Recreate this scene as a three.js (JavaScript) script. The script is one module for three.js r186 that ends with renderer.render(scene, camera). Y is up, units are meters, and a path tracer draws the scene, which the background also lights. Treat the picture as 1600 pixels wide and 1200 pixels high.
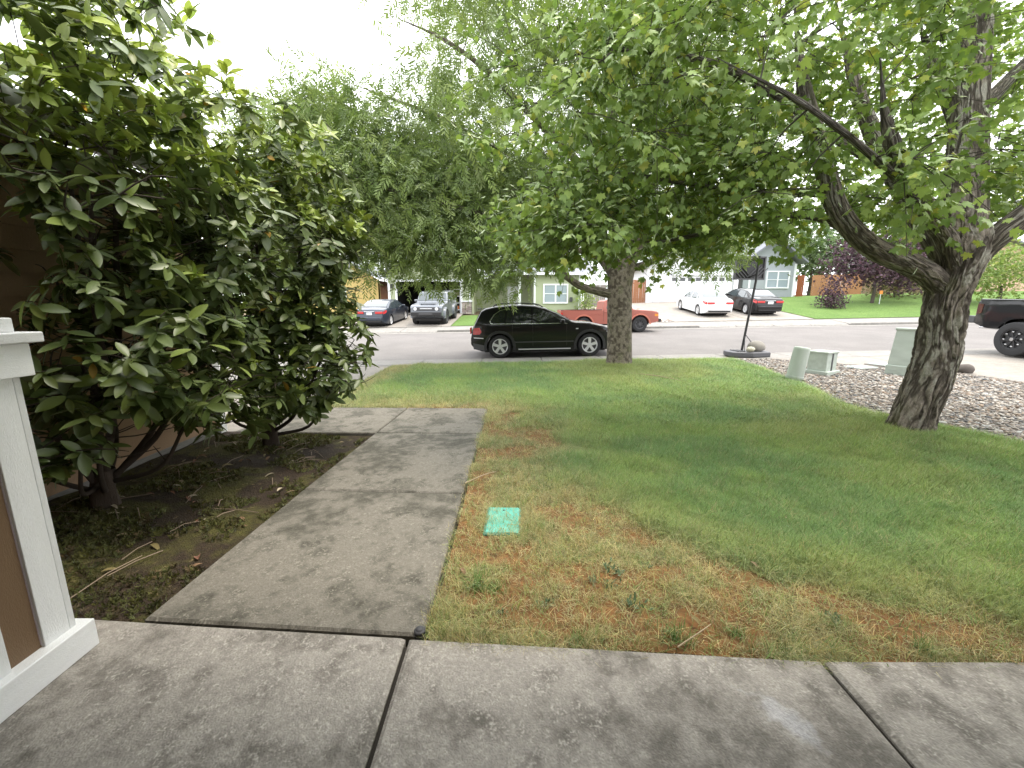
import * as THREE from 'three';
import { mergeGeometries, mergeVertices, toCreasedNormals } from 'three/addons/utils/BufferGeometryUtils.js';
import { RoundedBoxGeometry } from 'three/addons/geometries/RoundedBoxGeometry.js';

// ---------------------------------------------------------------- camera, sky, sun, exposure
const scene = new THREE.Scene();
const camera = new THREE.PerspectiveCamera(2 * Math.atan(600 / 640) * 180 / Math.PI, 4 / 3, 0.05, 900);
const PITCH = 10.8 * Math.PI / 180, EYE = 1.5;
camera.position.set(0, EYE, 0);
camera.rotation.set(-PITCH, 0, 0);
scene.add(camera);
const renderer = new THREE.WebGLRenderer({ antialias: true });
renderer.setSize(1024, 768);
renderer.toneMapping = THREE.LinearToneMapping;
renderer.toneMappingExposure = 3.2;
renderer.shadowMap.enabled = true;
renderer.shadowMap.type = THREE.PCFSoftShadowMap;

// seeded random and noise
let seed = 7;
function rnd() { seed |= 0; seed = seed + 0x6D2B79F5 | 0; let t = Math.imul(seed ^ seed >>> 15, 1 | seed); t = t + Math.imul(t ^ t >>> 7, 61 | t) ^ t; return ((t ^ t >>> 14) >>> 0) / 4294967296; }
const R = (a, b) => a + (b - a) * rnd();
const gauss = () => (rnd() + rnd() + rnd() + rnd() - 2) * 1.0;
const clamp = (v, a = 0, b = 1) => v < a ? a : v > b ? b : v;
const lerp = (a, b, t) => a + (b - a) * t;
const smooth = (a, b, v) => { const t = clamp((v - a) / (b - a)); return t * t * (3 - 2 * t); };
const PERM = new Float32Array(65536); for (let i = 0; i < 65536; i++) PERM[i] = rnd();
function vnoise(x, y, per, s = 0) {
  const xi = Math.floor(x), yi = Math.floor(y), fx = x - xi, fy = y - yi, u = fx * fx * (3 - 2 * fx), v = fy * fy * (3 - 2 * fy);
  const m = (a) => per ? ((a % per) + per) % per : a;
  const h = (a, b) => PERM[(Math.imul(m(a) + 17 * s, 1619) + Math.imul(m(b) + 5, 31337) + Math.imul((m(a) + 3) * (m(b) + 7), 97) + s * 6971) & 65535];
  return lerp(lerp(h(xi, yi), h(xi + 1, yi), u), lerp(h(xi, yi + 1), h(xi + 1, yi + 1), u), v);
}
function fbm(x, y, oct, per = 0, s = 0) { let a = .5, t = 0, n = 0; for (let o = 0; o < oct; o++) { t += a * vnoise(x, y, per, s + o); n += a; a *= .5; x *= 2; y *= 2; per *= 2; } return t / n; }

// overcast sky: pale, a little brighter overhead, faint broken structure
{
  const w = 512, h = 256, data = new Float32Array(w * h * 4);
  for (let j = 0; j < h; j++) for (let i = 0; i < w; i++) {
    const el = ((j + .5) / h - .5) * Math.PI, s = Math.max(0, Math.sin(el));
    const n = fbm(i / w * 8, j / h * 6, 4, 8, 3) - .5;
    const L = (0.86 + 0.42 * s) * (1 + .16 * n), k = (j * w + i) * 4;
    data[k] = L * .985; data[k + 1] = L * 1.0; data[k + 2] = L * 1.03; data[k + 3] = 1;
  }
  const tex = new THREE.DataTexture(data, w, h, THREE.RGBAFormat, THREE.FloatType);
  tex.mapping = THREE.EquirectangularReflectionMapping; tex.magFilter = THREE.LinearFilter; tex.minFilter = THREE.LinearFilter; tex.needsUpdate = true;
  scene.background = tex; scene.environment = tex; scene.environmentIntensity = 1;
}
const sun = new THREE.DirectionalLight(0xfff4e4, 1.1);
sun.position.set(9, 26, -10); sun.target.position.set(0, 0, -10);
sun.castShadow = true; sun.shadow.radius = 40; sun.shadow.mapSize.set(2048, 2048);
Object.assign(sun.shadow.camera, { left: -45, right: 45, top: 45, bottom: -45, near: 1, far: 120 });
scene.add(sun, sun.target);

// ---------------------------------------------------------------- naming helpers
const used = {};
function numbered(n) { const k = used[n] = (used[n] ?? -1) + 1; return k ? `${n}_${String(k).padStart(3, '0')}` : n; }
function finish(o) { o.traverse?.(m => { if (m.isMesh) { m.castShadow = true; m.receiveShadow = true; } }); return o; }
function tag(o, label, category, group, kind) { if (label) o.userData.label = label; if (category) o.userData.category = category; if (group) o.userData.group = group; if (kind) o.userData.kind = kind; return o; }
function thing(name, label, category, pos = [0, 0, 0], turn = 0, group) { const o = new THREE.Group(); o.name = numbered(name); o.position.set(...pos); o.rotation.y = turn; scene.add(o); return tag(o, label, category, group); }
function part(name, geo, mat, parent) { const g = Array.isArray(geo) ? merge(geo) : geo; const m = new THREE.Mesh(g, mat); m.name = name; m.castShadow = m.receiveShadow = true; parent.add(m); return m; }
function solo(name, geo, mat, label, category, group, kind) { const m = part(numbered(name), geo, mat, scene); return tag(m, label, category, group, kind); }
function merge(list) {
  const strip = list.map(g => { const n = g.index ? g.toNonIndexed() : g; for (const a of Object.keys(n.attributes)) if (!['position', 'normal', 'uv', 'color'].includes(a)) n.deleteAttribute(a); return n; });
  const col = strip.some(g => g.attributes.color);
  for (const g of strip) { if (!g.attributes.uv) g.setAttribute('uv', new THREE.BufferAttribute(new Float32Array(g.attributes.position.count * 2), 2)); if (!col) g.deleteAttribute('color'); }
  return mergeGeometries(strip);
}
const box = (w, h, d, x = 0, y = 0, z = 0, ry = 0) => { const g = new THREE.BoxGeometry(w, h, d); if (ry) g.rotateY(ry); g.translate(x, y, z); return g; };
const rbox = (w, h, d, x = 0, y = 0, z = 0, r = .01, s = 2) => { const g = new RoundedBoxGeometry(w, h, d, s, Math.min(r, w / 2.01, h / 2.01, d / 2.01)); g.translate(x, y, z); return g; };
function geoFrom(pos, idx, uv) { const g = new THREE.BufferGeometry(); g.setAttribute('position', new THREE.Float32BufferAttribute(pos, 3)); if (uv) g.setAttribute('uv', new THREE.Float32BufferAttribute(uv, 2)); if (idx) g.setIndex(idx); g.computeVertexNormals(); return g; }
const V = (x, y, z) => new THREE.Vector3(x, y, z);

// ---------------------------------------------------------------- the lie of the land (d = metres in front of the porch)
function lin(pts, v) { if (v <= pts[0][0]) return pts[0][1]; for (let i = 1; i < pts.length; i++) if (v <= pts[i][0]) return lerp(pts[i - 1][1], pts[i][1], (v - pts[i - 1][0]) / (pts[i][0] - pts[i - 1][0])); return pts[pts.length - 1][1]; }
const yardBase = [[1.6, 0], [5, -.08], [9, -.125], [12, -.155], [13.2, -.15]];
function yardH(x, d) { return lin(yardBase, d) + .0205 * clamp(x, -30, 30) * smooth(4, 13, d); }
const roadNear = x => -.26 + .0205 * clamp(x, -60, 60), roadFar = x => .17 + .017 * clamp(x, -60, 60);
function roadH(x, d) { const t = (d - 13.12) / (22 - 13.12); return lerp(roadNear(x), roadFar(x), t) + .05 * Math.sin(Math.PI * clamp(t)); }
function farH(x, d) { const xx = clamp(x, -30, 30); return roadFar(x) + .12 + (.095 + .0018 * xx) * clamp(d - 22.2, 0, 11) + .02 * Math.max(0, d - 33.2); }
function landH(x, d) { return d < 13.1 ? yardH(x, d) : d < 22.1 ? roadH(x, d) : farH(x, d); }
// world point seen at a pixel of the photograph at forward distance d, and the point of the land seen there
function ray(px, py) { const x = (px - 800) / 640, y = (600 - py) / 640, c = Math.cos(PITCH), s = Math.sin(PITCH); return [x, y * c - s, c + y * s]; }
function at(px, py, d) { const r = ray(px, py), k = d / r[2]; return V(r[0] * k, EYE + r[1] * k, -d); }
// sheets that follow the land
function clipHalf(poly, ax, v, keepGreater) {
  const out = []; for (let i = 0; i < poly.length; i++) {
    const a = poly[i], b = poly[(i + 1) % poly.length], ina = keepGreater ? a[ax] >= v : a[ax] <= v, inb = keepGreater ? b[ax] >= v : b[ax] <= v;
    if (ina) out.push(a); if (ina !== inb) { const t = (v - a[ax]) / (b[ax] - a[ax]); out.push([lerp(a[0], b[0], t), lerp(a[1], b[1], t)]); }
  } return out;
}
function sheet(poly, hf, step, off = 0) {
  const pos = [], idx = [], uv = []; let x0 = 1e9, x1 = -1e9, d0 = 1e9, d1 = -1e9;
  for (const [x, d] of poly) { x0 = Math.min(x0, x); x1 = Math.max(x1, x); d0 = Math.min(d0, d); d1 = Math.max(d1, d); }
  for (let x = Math.floor(x0 / step) * step; x < x1; x += step) {
    const col = clipHalf(clipHalf(poly, 0, x, true), 0, x + step, false); if (col.length < 3) continue;
    for (let d = Math.floor(d0 / step) * step; d < d1; d += step) {
      const c = clipHalf(clipHalf(col, 1, d, true), 1, d + step, false); if (c.length < 3) continue;
      const base = pos.length / 3; for (const [a, b] of c) { pos.push(a, hf(a, b) + off, -b); uv.push(a, b); }
      const v2 = c.map(p => new THREE.Vector2(p[0], p[1]));
      for (const [i, j, k] of THREE.ShapeUtils.triangulateShape(v2, [])) {
        const A = c[i], B = c[j], C = c[k], ar = (B[0] - A[0]) * (C[1] - A[1]) - (B[1] - A[1]) * (C[0] - A[0]);
        if (Math.abs(ar) < 1e-9) continue; if (ar > 0) idx.push(base + i, base + j, base + k); else idx.push(base + i, base + k, base + j);
      }
    }
  }
  return mergeVertices(geoFrom(pos, idx, uv), 1e-4);
}
// a slab: polygon given anticlockwise in (x, d), chamfered top edge
function slab(poly, hf, thick = .1, ch = .008, off = 0, uo = [R(0, 3), R(0, 3)]) {
  const n = poly.length, cx = poly.reduce((a, p) => a + p[0], 0) / n, cd = poly.reduce((a, p) => a + p[1], 0) / n, pos = [], uv = [];
  const inset = poly.map(([x, d]) => { const l = Math.hypot(x - cx, d - cd); return [x - (x - cx) / l * ch * 1.4, d - (d - cd) / l * ch * 1.4]; });
  const P = ([x, d], y) => [x, hf(x, d) + off + y, -d, x + uo[0], d + uo[1]];
  const tri = (a, b, c) => { for (const p of [a, b, c]) { pos.push(p[0], p[1], p[2]); uv.push(p[3], p[4]); } };
  for (let i = 0; i < n; i++) {
    const j = (i + 1) % n, a = P(inset[i], 0), b = P(inset[j], 0), A = P(poly[i], -ch), B = P(poly[j], -ch), A2 = P(poly[i], -thick), B2 = P(poly[j], -thick);
    tri(A, B, b); tri(A, b, a); A2[3] += .1; B2[3] += .1; tri(A2, B2, B); tri(A2, B, A);
  }
  for (const [i, j, k] of THREE.ShapeUtils.triangulateShape(inset.map(p => new THREE.Vector2(...p)), [])) tri(P(inset[i], 0), P(inset[j], 0), P(inset[k], 0));
  return geoFrom(pos, null, uv);
}
// ---------------------------------------------------------------- materials
function tex(n, f, srgb = true, rep = 1) {
  const d = new Uint8Array(n * n * 4);
  for (let j = 0; j < n; j++) for (let i = 0; i < n; i++) { const c = f(i / n, j / n), k = (j * n + i) * 4; for (let q = 0; q < 3; q++) { let v = clamp(Array.isArray(c) ? c[q] : c); if (srgb) v = v <= .0031308 ? v * 12.92 : 1.055 * Math.pow(v, 1 / 2.4) - .055; d[k + q] = v * 255; } d[k + 3] = 255; }
  const t = new THREE.DataTexture(d, n, n); t.wrapS = t.wrapT = THREE.RepeatWrapping; t.magFilter = THREE.LinearFilter; t.minFilter = THREE.LinearMipmapLinearFilter; t.generateMipmaps = true;
  if (srgb) t.colorSpace = THREE.SRGBColorSpace; t.repeat.set(rep, rep); t.needsUpdate = true; return t;
}
const WHITE0 = [1, 1, 1];
const mix3 = (a, b, t) => [lerp(a[0], b[0], t), lerp(a[1], b[1], t), lerp(a[2], b[2], t)];
const std = (c, rough = .8, o = {}) => { const m = new THREE.MeshStandardMaterial({ roughness: rough, ...o }); if (Array.isArray(c)) m.color.setRGB(...c); else if (c !== undefined) m.color.set(c); return m; };
const phys = (c, rough, o = {}) => { const m = new THREE.MeshPhysicalMaterial({ roughness: rough, ...o }); m.color.setRGB(...c); return m; };
// weathered concrete: mottled cement, dark algae blotches, pale worn flecks; 4 m tile
function concreteTex(base, dark, pale, darkAmt, s, scuff) {
  return tex(1024, (u, v) => {
    const big = fbm(u * 6, v * 6, 6, 6, s), mid = fbm(u * 22, v * 22, 5, 22, s + 9), fine = vnoise(u * 512, v * 512, 512, s + 20), fl = vnoise(u * 170, v * 170, 170, s + 30), m2 = fbm(u * 48, v * 48, 4, 48, s + 36);
    let c = mix3(base, dark, clamp(smooth(.38, .66, big * .36 + mid * .34 + m2 * .3) * darkAmt + (m2 - .5) * .35));
    c = mix3(c, pale, clamp(smooth(.55, .9, fl * .35 + fine * .4 + m2 * .25) * (.2 + .6 * smooth(.55, .4, big)))); c = mix3(c, dark, smooth(.8, .93, fl) * .45); if (scuff) { const q = Math.hypot((u - scuff[0]) * 44 + (v - scuff[1]) * 30, (v - scuff[1]) * 22 - (u - scuff[0]) * 7); c = mix3(c, [.62, .62, .66], smooth(1, .1, q + (m2 - .5) * 1.6 + (fl - .5) * .6) * .45); } const k = .76 + .48 * (fine * .6 + fl * .4);
    return [c[0] * k, c[1] * k, c[2] * k];
  }, true, 1 / 3);
}
const grainTex = tex(512, (u, v) => .5 * vnoise(u * 256, v * 256, 256, 2) + .3 * vnoise(u * 90, v * 90, 90, 4) + .2 * fbm(u * 16, v * 16, 3, 16, 5), false, 1 / 1.0);
const M = {};
M.porch = std([1, 1, 1], .88, { map: concreteTex([.37, .342, .305], [.17, .155, .134], [.56, .525, .475], .95, 11), bumpMap: grainTex, bumpScale: .004 });
M.porchScuffed = std([1, 1, 1], .88, { map: concreteTex([.37, .342, .305], [.17, .155, .134], [.56, .525, .475], .95, 31, [.336, .413]), bumpMap: grainTex, bumpScale: .004 });
M.path = std([1, 1, 1], .9, { map: concreteTex([.19, .175, .146], [.083, .078, .061], [.31, .29, .245], 1, 61), bumpMap: grainTex, bumpScale: .004 });
M.walk = std([1, 1, 1], .9, { map: concreteTex([.25, .238, .22], [.185, .176, .163], [.31, .295, .27], .7, 91), bumpMap: grainTex, bumpScale: .003 });
M.drive = std([1, 1, 1], .9, { map: concreteTex([.28, .255, .225], [.21, .192, .168], [.33, .305, .27], .7, 131), bumpMap: grainTex, bumpScale: .003 });
M.asphalt = std([1, 1, 1], .93, { map: tex(1024, (u, v) => { const b = fbm(u * 6, v * 6, 4, 6, 201), f = vnoise(u * 340, v * 340, 340, 203), g = vnoise(u * 512, v * 512, 512, 204); const k = (.75 + .35 * b) * (.78 + .3 * f + .14 * g); return [.172 * k, .16 * k, .153 * k]; }, true, 1 / 5), bumpMap: grainTex, bumpScale: .006 });
M.seam = std([.032, .027, .021], .98);
M.soil = std([1, 1, 1], 1, { map: tex(1024, (u, v) => { // mossy bed
  const b = fbm(u * 7, v * 7, 5, 7, 301), m = fbm(u * 24, v * 24, 4, 24, 305), f = vnoise(u * 300, v * 300, 300, 307), g = vnoise(u * 120, v * 120, 120, 309);
  let c = mix3([.04, .026, .015], [.075, .07, .016], smooth(.42, .62, b * .65 + m * .35)); c = mix3(c, [.2, .15, .08], smooth(.72, .9, g * .6 + m * .4) * .7); const k = .55 + .9 * (f * .6 + g * .4); return [c[0] * k, c[1] * k, c[2] * k];
}, true, 1 / 2.5), bumpMap: grainTex, bumpScale: .02 });
M.earth = std([.16, .12, .07], 1, { bumpMap: grainTex, bumpScale: .02 });
const barkN = (u, v) => { const w = fbm(u * 6, v * 6, 3, 6, 403) - .5, a = 1 - Math.abs(2 * fbm(u * 24 + w * 4, v * 12 + w * 1.2, 3, 24, 405) - 1) * 2.1, b = 1 - Math.abs(2 * fbm(u * 60 + w * 3, v * 40, 2, 60, 409) - 1) * 2; return [clamp(1 - Math.max(0, a) * .85 - Math.max(0, b) * .3), w]; };
M.bark = std([1, 1, 1], .95, { map: tex(1024, (u, v) => {
  const [a] = barkN(u, v), li = fbm(u * 12, v * 14, 5, 12, 415), f = vnoise(u * 280, v * 360, 280, 417), b = fbm(u * 50, v * 60, 4, 50, 419), mo = fbm(u * 8, v * 9, 4, 8, 431);
  let c = mix3([.07, .057, .046], [.25, .215, .178], smooth(.12, .75, a * .8 + b * .2)); c = mix3(c, [.36, .345, .3], smooth(.5, .66, li) * smooth(.25, .6, a) * .8); c = mix3(c, [.1, .1, .04], smooth(.58, .72, mo) * .5);
  const k = .6 + .8 * (f * .6 + b * .4); return [c[0] * k, c[1] * k, c[2] * k];
}), bumpMap: tex(1024, (u, v) => barkN(u, v)[0] * .8 + .2 * fbm(u * 60, v * 70, 3, 60, 421), false), bumpScale: .03 });
M.branch = std([.085, .072, .055], .95, { bumpMap: grainTex, bumpScale: .01 });
M.ashbark = std(WHITE0, .95, { map: tex(512, (u, v) => { const s = fbm(u * 34, v * 22, 4, 34, 441), b = fbm(u * 7, v * 8, 4, 7, 445), f = vnoise(u * 200, v * 220, 200, 447); let c = mix3([.075, .06, .046], [.2, .172, .135], smooth(.3, .65, s)); c = mix3(c, [.13, .13, .07], smooth(.5, .7, b) * .5); const k = .7 + .6 * f; return [c[0] * k, c[1] * k, c[2] * k]; }), bumpMap: tex(512, (u, v) => fbm(u * 34, v * 22, 4, 34, 441), false), bumpScale: .03 });
M.stem = std([.062, .045, .033], .95, { bumpMap: grainTex, bumpScale: .006 });
const leafMat = (c, t = .35, r = .75, o = {}) => phys(c, r, { side: THREE.DoubleSide, transmission: t, thickness: 0, ...o });
const WHITE = [1, 1, 1];
M.maple = leafMat(WHITE, .5, .8);
M.ash = leafMat(WHITE, .48, .85);
M.rhodo = leafMat(WHITE, .4, .42);
M.grass = leafMat(WHITE, .3, .85);
M.plum = leafMat(WHITE, .2, .7);
M.white = std(WHITE0, .5, { map: tex(512, (u, v) => { const n = fbm(u * 8, v * 8, 5, 8, 461), f = vnoise(u * 120, v * 120, 120, 463), k = .93 + .1 * n; let c = [.86 * k, .875 * k, .88 * k]; return mix3(c, [.4, .38, .34], smooth(.8, .95, f * .6 + n * .4) * .5); }), bumpMap: grainTex, bumpScale: .0015 });
M.brown = std([.17, .105, .055], .55, { bumpMap: grainTex, bumpScale: .002 });
M.tan = std([.36, .235, .145], .8, { bumpMap: grainTex, bumpScale: .004 });
M.caulk = std([.42, .36, .38], .8);
M.utility = std([1, 1, 1], .6, { map: tex(256, (u, v) => { const k = .82 + .3 * fbm(u * 6, v * 6, 4, 6, 501); return [.42 * k, .47 * k, .42 * k]; }) });
M.turquoise = std([1, 1, 1], .8, { map: tex(512, (u, v) => { const n = fbm(u * 8, v * 8, 4, 8, 520), f = vnoise(u * 60, v * 60, 60, 522); let c = mix3([.10, .47, .38], [.2, .62, .52], n); c = mix3(c, [.26, .24, .2], smooth(.7, .86, fbm(u * 20, v * 20, 3, 20, 525) * .6 + f * .4)); return c; }), bumpMap: grainTex, bumpScale: .004 });
M.black = std([.02, .02, .022], .5);
M.rubber = std([.028, .028, .03], .85);
M.darkgrey = std([.07, .07, .075], .6);
M.chrome = std([.75, .76, .78], .18, { metalness: 1 });
M.alloy = std([.8, .81, .83], .35, { metalness: .5 });
M.glassDark = phys([.012, .015, .016], .06, { clearcoat: 1, clearcoatRoughness: .03 });
M.glassCar = phys([.05, .065, .07], .05, { clearcoat: 1, clearcoatRoughness: .03 });
M.redLight = phys([.55, .03, .03], .2, { clearcoat: 1 });
M.clearLight = phys([.7, .72, .74], .12, { clearcoat: 1 });
M.orange = phys([.7, .25, .03], .3, {});
const paint = (c, metal = .3) => phys(c, .4, { metalness: metal, clearcoat: .8, clearcoatRoughness: .04, specularIntensity: metal ? 1 : .4 });
M.paintBlack = paint([.004, .004, .005], 0); M.paintWhite = paint([.74, .76, .78], 0); M.paintGrey = paint([.16, .175, .2], .4); M.paintBlue = paint([.03, .04, .06], .4); M.paintRed = phys([.33, .095, .068], .5, { clearcoat: .35, clearcoatRoughness: .3 });
M.plate = std([.7, .72, .76], .5);
M.roof = std([.2, .21, .235], .9, { bumpMap: grainTex, bumpScale: .01 });
M.sage = std([.36, .4, .26], .8); M.housewhite = std([.78, .8, .82], .7); M.housegrey = std([.33, .36, .38], .8); M.yellowwall = std([.55, .4, .16], .8); M.peach = std([.6, .42, .3], .8);
M.fence = std([.33, .15, .075], .85, { bumpMap: grainTex, bumpScale: .01 }); M.fencegrey = std([.24, .22, .2], .9, { bumpMap: grainTex, bumpScale: .01 });
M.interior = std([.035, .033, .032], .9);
M.winglass = phys([.32, .38, .42], .08, { clearcoat: 1 });
M.stone = [0, 1, 2, 3].map(i => std([[.36, .31, .27], [.3, .27, .25], [.42, .37, .32], [.27, .22, .2]][i], .9));
M.rock = std([.23, .215, .19], .95, { bumpMap: grainTex, bumpScale: .03 });
M.pebble = std(WHITE, .9);
// ---------------------------------------------------------------- the setting
const structure = (name, geo, mat) => solo(name, geo, mat, null, null, null, 'structure');
// underlying ground, to the horizon, kept below everything laid on it
{
  const xs = [-450, -200, -90, -60, -40, -30, -22, -16, -12, -9, -6, -3, 0, 3, 6, 9, 12, 15, 18, 22, 26, 30, 36, 45, 60, 90, 200, 450], ds = [-400, -120, -40, -12, -5, 0, 1.6, 3, 5, 7, 9, 11, 12, 13.0, 13.2, 15, 17, 19, 21, 21.9, 22.3, 24, 26, 28, 30, 33, 36, 42, 60, 100, 200, 450];
  const pos = [], uv = [], idx = [];
  for (const d of ds) for (const x of xs) { const h = d < 13.1 ? yardH(x, d) - .2 : d < 22.1 ? roadH(x, d) - .2 : Math.min(farH(x, d), farH(x, 60)) - .1; pos.push(x, h, -d); uv.push(x, d); }
  const n = xs.length; for (let j = 0; j < ds.length - 1; j++) for (let i = 0; i < n - 1; i++) { const a = j * n + i; idx.push(a, a + 1, a + n, a + 1, a + n + 1, a + n); }
  structure('ground', geoFrom(pos, idx, uv), M.earth);
}
// dryness of the lawn: straw and rusty moss beside the walk, and a bleached strip along the driveway
const dryEdge = [[1.5, 2.5], [2.2, 1.65], [2.83, 1.05], [4, .62], [6.2, .25], [8, -.5], [9, -2]];
function dryness(x, d) {
  const n = (fbm(x * 1.3 + 40, d * 1.3, 4, 0, 601) - .5) * 1.5;
  const a = smooth(.5, -.45, x - lin(dryEdge, d) + n) * smooth(8.2, 6, d);
  const b = smooth(-2.5, -3.1, x + n * .5) * smooth(6.4, 8, d);
  const c = smooth(.56, .7, fbm(x * .9 + 9, d * .9 + 4, 4, 0, 611)) * .5 * smooth(2.6, 1.7, d);
  return clamp(Math.max(a, b, c));
}
const rust = (x, d) => dryness(x, d) * smooth(.43, .62, fbm(x * 2.2 + 7, d * 2.6, 4, 0, 621) + smooth(2.9, 1.8, d) * .16 + .03 - (x < -2 ? .4 : 0));
const lawnPoly = [[-.385, 1.64], [.7, 1.565], [1.33, 1.51], [4, 1.5], [9, 1.5], [9, 3.0], [7, 3.6], [5.65, 4.25], [5.25, 4.75], [5.1, 5.3], [5.3, 6.2], [5.7, 7.6], [6.0, 8.8], [6.3, 10.5], [6.45, 11.9], [-3.5, 11.9], [-3.3, 8.5], [-3.1, 6.42], [-.385, 6.34]];
const mound = (x, d) => { const q = Math.hypot(x - 4.8, d - 4.75); return .13 * Math.exp(-q * q / 1.1) + .1 * Math.exp(-(Math.hypot(x - 2.83, d - 10.75) ** 2) / 1.2); };
const lawnH = (x, d) => yardH(x, d) + .035 * (fbm(x * .7, d * .7, 3, 0, 630) - .5) * smooth(1.6, 3, d) + mound(x, d) - .015;
function insidePoly(poly, x, d) { let c = false; for (let i = 0, j = poly.length - 1; i < poly.length; j = i++) { const [xi, di] = poly[i], [xj, dj] = poly[j]; if ((di > d) !== (dj > d) && x < (xj - xi) * (d - di) / (dj - di) + xi) c = !c; } return c; }
{ // thatch and soil under the grass: one texture over the lawn's own plan
  const X0 = -4, X1 = 9.2, D0 = 1.2, D1 = 12.2, n = 1024;
  const t = tex(n, (u, v) => {
    const x = lerp(X0, X1, u), d = lerp(D0, D1, v), dr = dryness(x, d), ru = rust(x, d), f = vnoise(x * 70, d * 70, 0, 641), g = vnoise(x * 28, d * 28, 0, 643), gn = fbm(x * 1.1, d * 1.1, 4, 0, 645);
    let c = mix3([.05, .075, .02], [.085, .11, .035], gn); c = mix3(c, [.15, .105, .045], dr * .9); c = mix3(c, mix3([.15, .065, .022], [.25, .11, .036], f), ru * (.55 + .45 * g)); c = mix3(c, [.06, .04, .02], smooth(.66, .88, g) * .6 * (dr * .7 + .2));
    const k = .6 + .8 * (f * .5 + g * .5); return [c[0] * k, c[1] * k, c[2] * k];
  });
  const g = sheet(lawnPoly, lawnH, .3); const p = g.attributes.position, uv = g.attributes.uv;
  for (let i = 0; i < p.count; i++) uv.setXY(i, (p.getX(i) - X0) / (X1 - X0), (-p.getZ(i) - D0) / (D1 - D0));
  structure('lawn', g, std(WHITE, 1, { map: t, bumpMap: grainTex, bumpScale: .02 }));
}
// walkway: each pour is a slab
const flat = yardH;
const walkway = thing('walkway', null, null); walkway.userData.kind = 'structure';
const J = .009;
for (const q of [
  [[-1.79, 1.735 + J], [-.41, 1.63 + J], [-.41, 3.17 - J], [-1.77, 3.25 - J]],
  [[-1.77, 3.25 + J], [-.41, 3.17 + J], [-.395, 4.92 - J], [-1.72, 4.96 - J]],
  [[-1.72 + J, 4.96 + J], [-.395, 4.92 + J], [-.38, 6.27], [-1.66 + J, 6.33]],
  [[-3.55, 4.99], [-1.72 - J, 4.96 + J], [-1.66 - J, 6.33], [-3.3, 6.38]]]) part('concrete_slab', slab(q, flat, .11, .012, .01), M.path, walkway);
part('joint_filler', sheet([[-1.79, 1.75], [-.43, 1.65], [-.40, 6.2], [-3.4, 6.3], [-3.5, 5.02], [-1.74, 4.98]], flat, 1, -.012), M.seam, walkway);
// porch floor
const porch = thing('porch_floor', null, null); porch.userData.kind = 'structure';
const pe = x => lin([[-4, 1.88], [-2.03, 1.745], [-.47, 1.62], [1.33, 1.5], [4, 1.49], [9, 1.49]], x);
for (const [a, b] of [[-3.6, -.478], [-.478, 1.33], [1.33, 3.3], [3.3, 5.3], [5.3, 7.5]])
  for (const [e0, e1] of [[-2.0, .35], [.35, 9]]) {
    const A = a + J, B = b - J, t = e1 > 5;
    part('concrete_slab', slab([[A, e0 + J], [B, e0 + J], [B, t ? pe(B) : e1 - J], ...(t && a < -3 ? [[-2.03, pe(-2.03)]] : []), [A, t ? pe(A) : e1 - J]], () => .012, .16, .014, 0, t && a > -1 && a < 0 ? [0, 0] : undefined), t && a > -1 && a < 0 ? M.porchScuffed : M.porch, porch);
  }
part('joint_filler', sheet([[-3.5, -1.9], [7.4, -1.9], [7.4, 1.46], [1.3, 1.47], [-.47, 1.59], [-2, 1.71], [-3.5, 1.8]], () => 0, 2, -.012), M.seam, porch);
// bed along the house
const bedPoly = [[-3.64, 1.84], [-2.03, 1.755], [-1.80, 1.745], [-1.78, 3.25], [-1.73, 4.97], [-3.64, 5.0]];
const bedH = (x, d) => yardH(x, d) - .035 + .06 * (fbm(x * 2.3, d * 2.3, 3, 0, 660) - .4) * smooth(0, .25, Math.min(-1.76 - x, d - 1.75, 4.95 - d)) + .05 * smooth(-2.2, -3.2, x);
structure('planting_bed', sheet(bedPoly, bedH, .08), M.soil);
// our driveway
const ownDrive = thing('driveway', null, null); ownDrive.userData.kind = 'structure';
for (const [x0, x1] of [[-9.6, -6.6], [-6.6, -3.62]]) for (const [a, b] of [[5.02, 8.4], [8.4, 11.85]]) {
  const ex = d => x1 > -5 ? (d < 6.4 ? -3.56 : lin([[6.4, -3.14], [8.5, -3.33], [11.9, -3.53]], d)) : x1;
  const q = x1 > -5 && a < 6 ? [[x0 + J, a], [-3.57, a], [-3.34, 6.39], [-3.13, 6.41], [ex(8.4), 8.4 - J], [x0 + J, 8.4 - J]] : [[x0 + J, a + J], [ex(a) - J, a + J], [ex(b) - J, b - J], [x0 + J, b - J]];
  part('concrete_slab', slab(q, yardH, .12, .008, -.002), M.drive, ownDrive);
}
// gravel bed on the right
const gravelPoly = [[9, 3.02], [14, 2.2], [14, 6.5], [10.4, 8.0], [10.2, 9.3], [8.6, 10.7], [7.4, 11.9], [6.47, 11.9], [6.32, 10.5], [6.02, 8.8], [5.72, 7.6], [5.32, 6.2], [5.12, 5.3], [5.27, 4.77], [5.67, 4.27], [7, 3.62]];
const gravelH = (x, d) => yardH(x, d) - .02 + .05 * (fbm(x, d, 3, 0, 670) - .4);
structure('gravel_bed', sheet(gravelPoly, gravelH, .35), std([.2, .175, .15], 1, { bumpMap: grainTex, bumpScale: .03 }));
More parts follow.
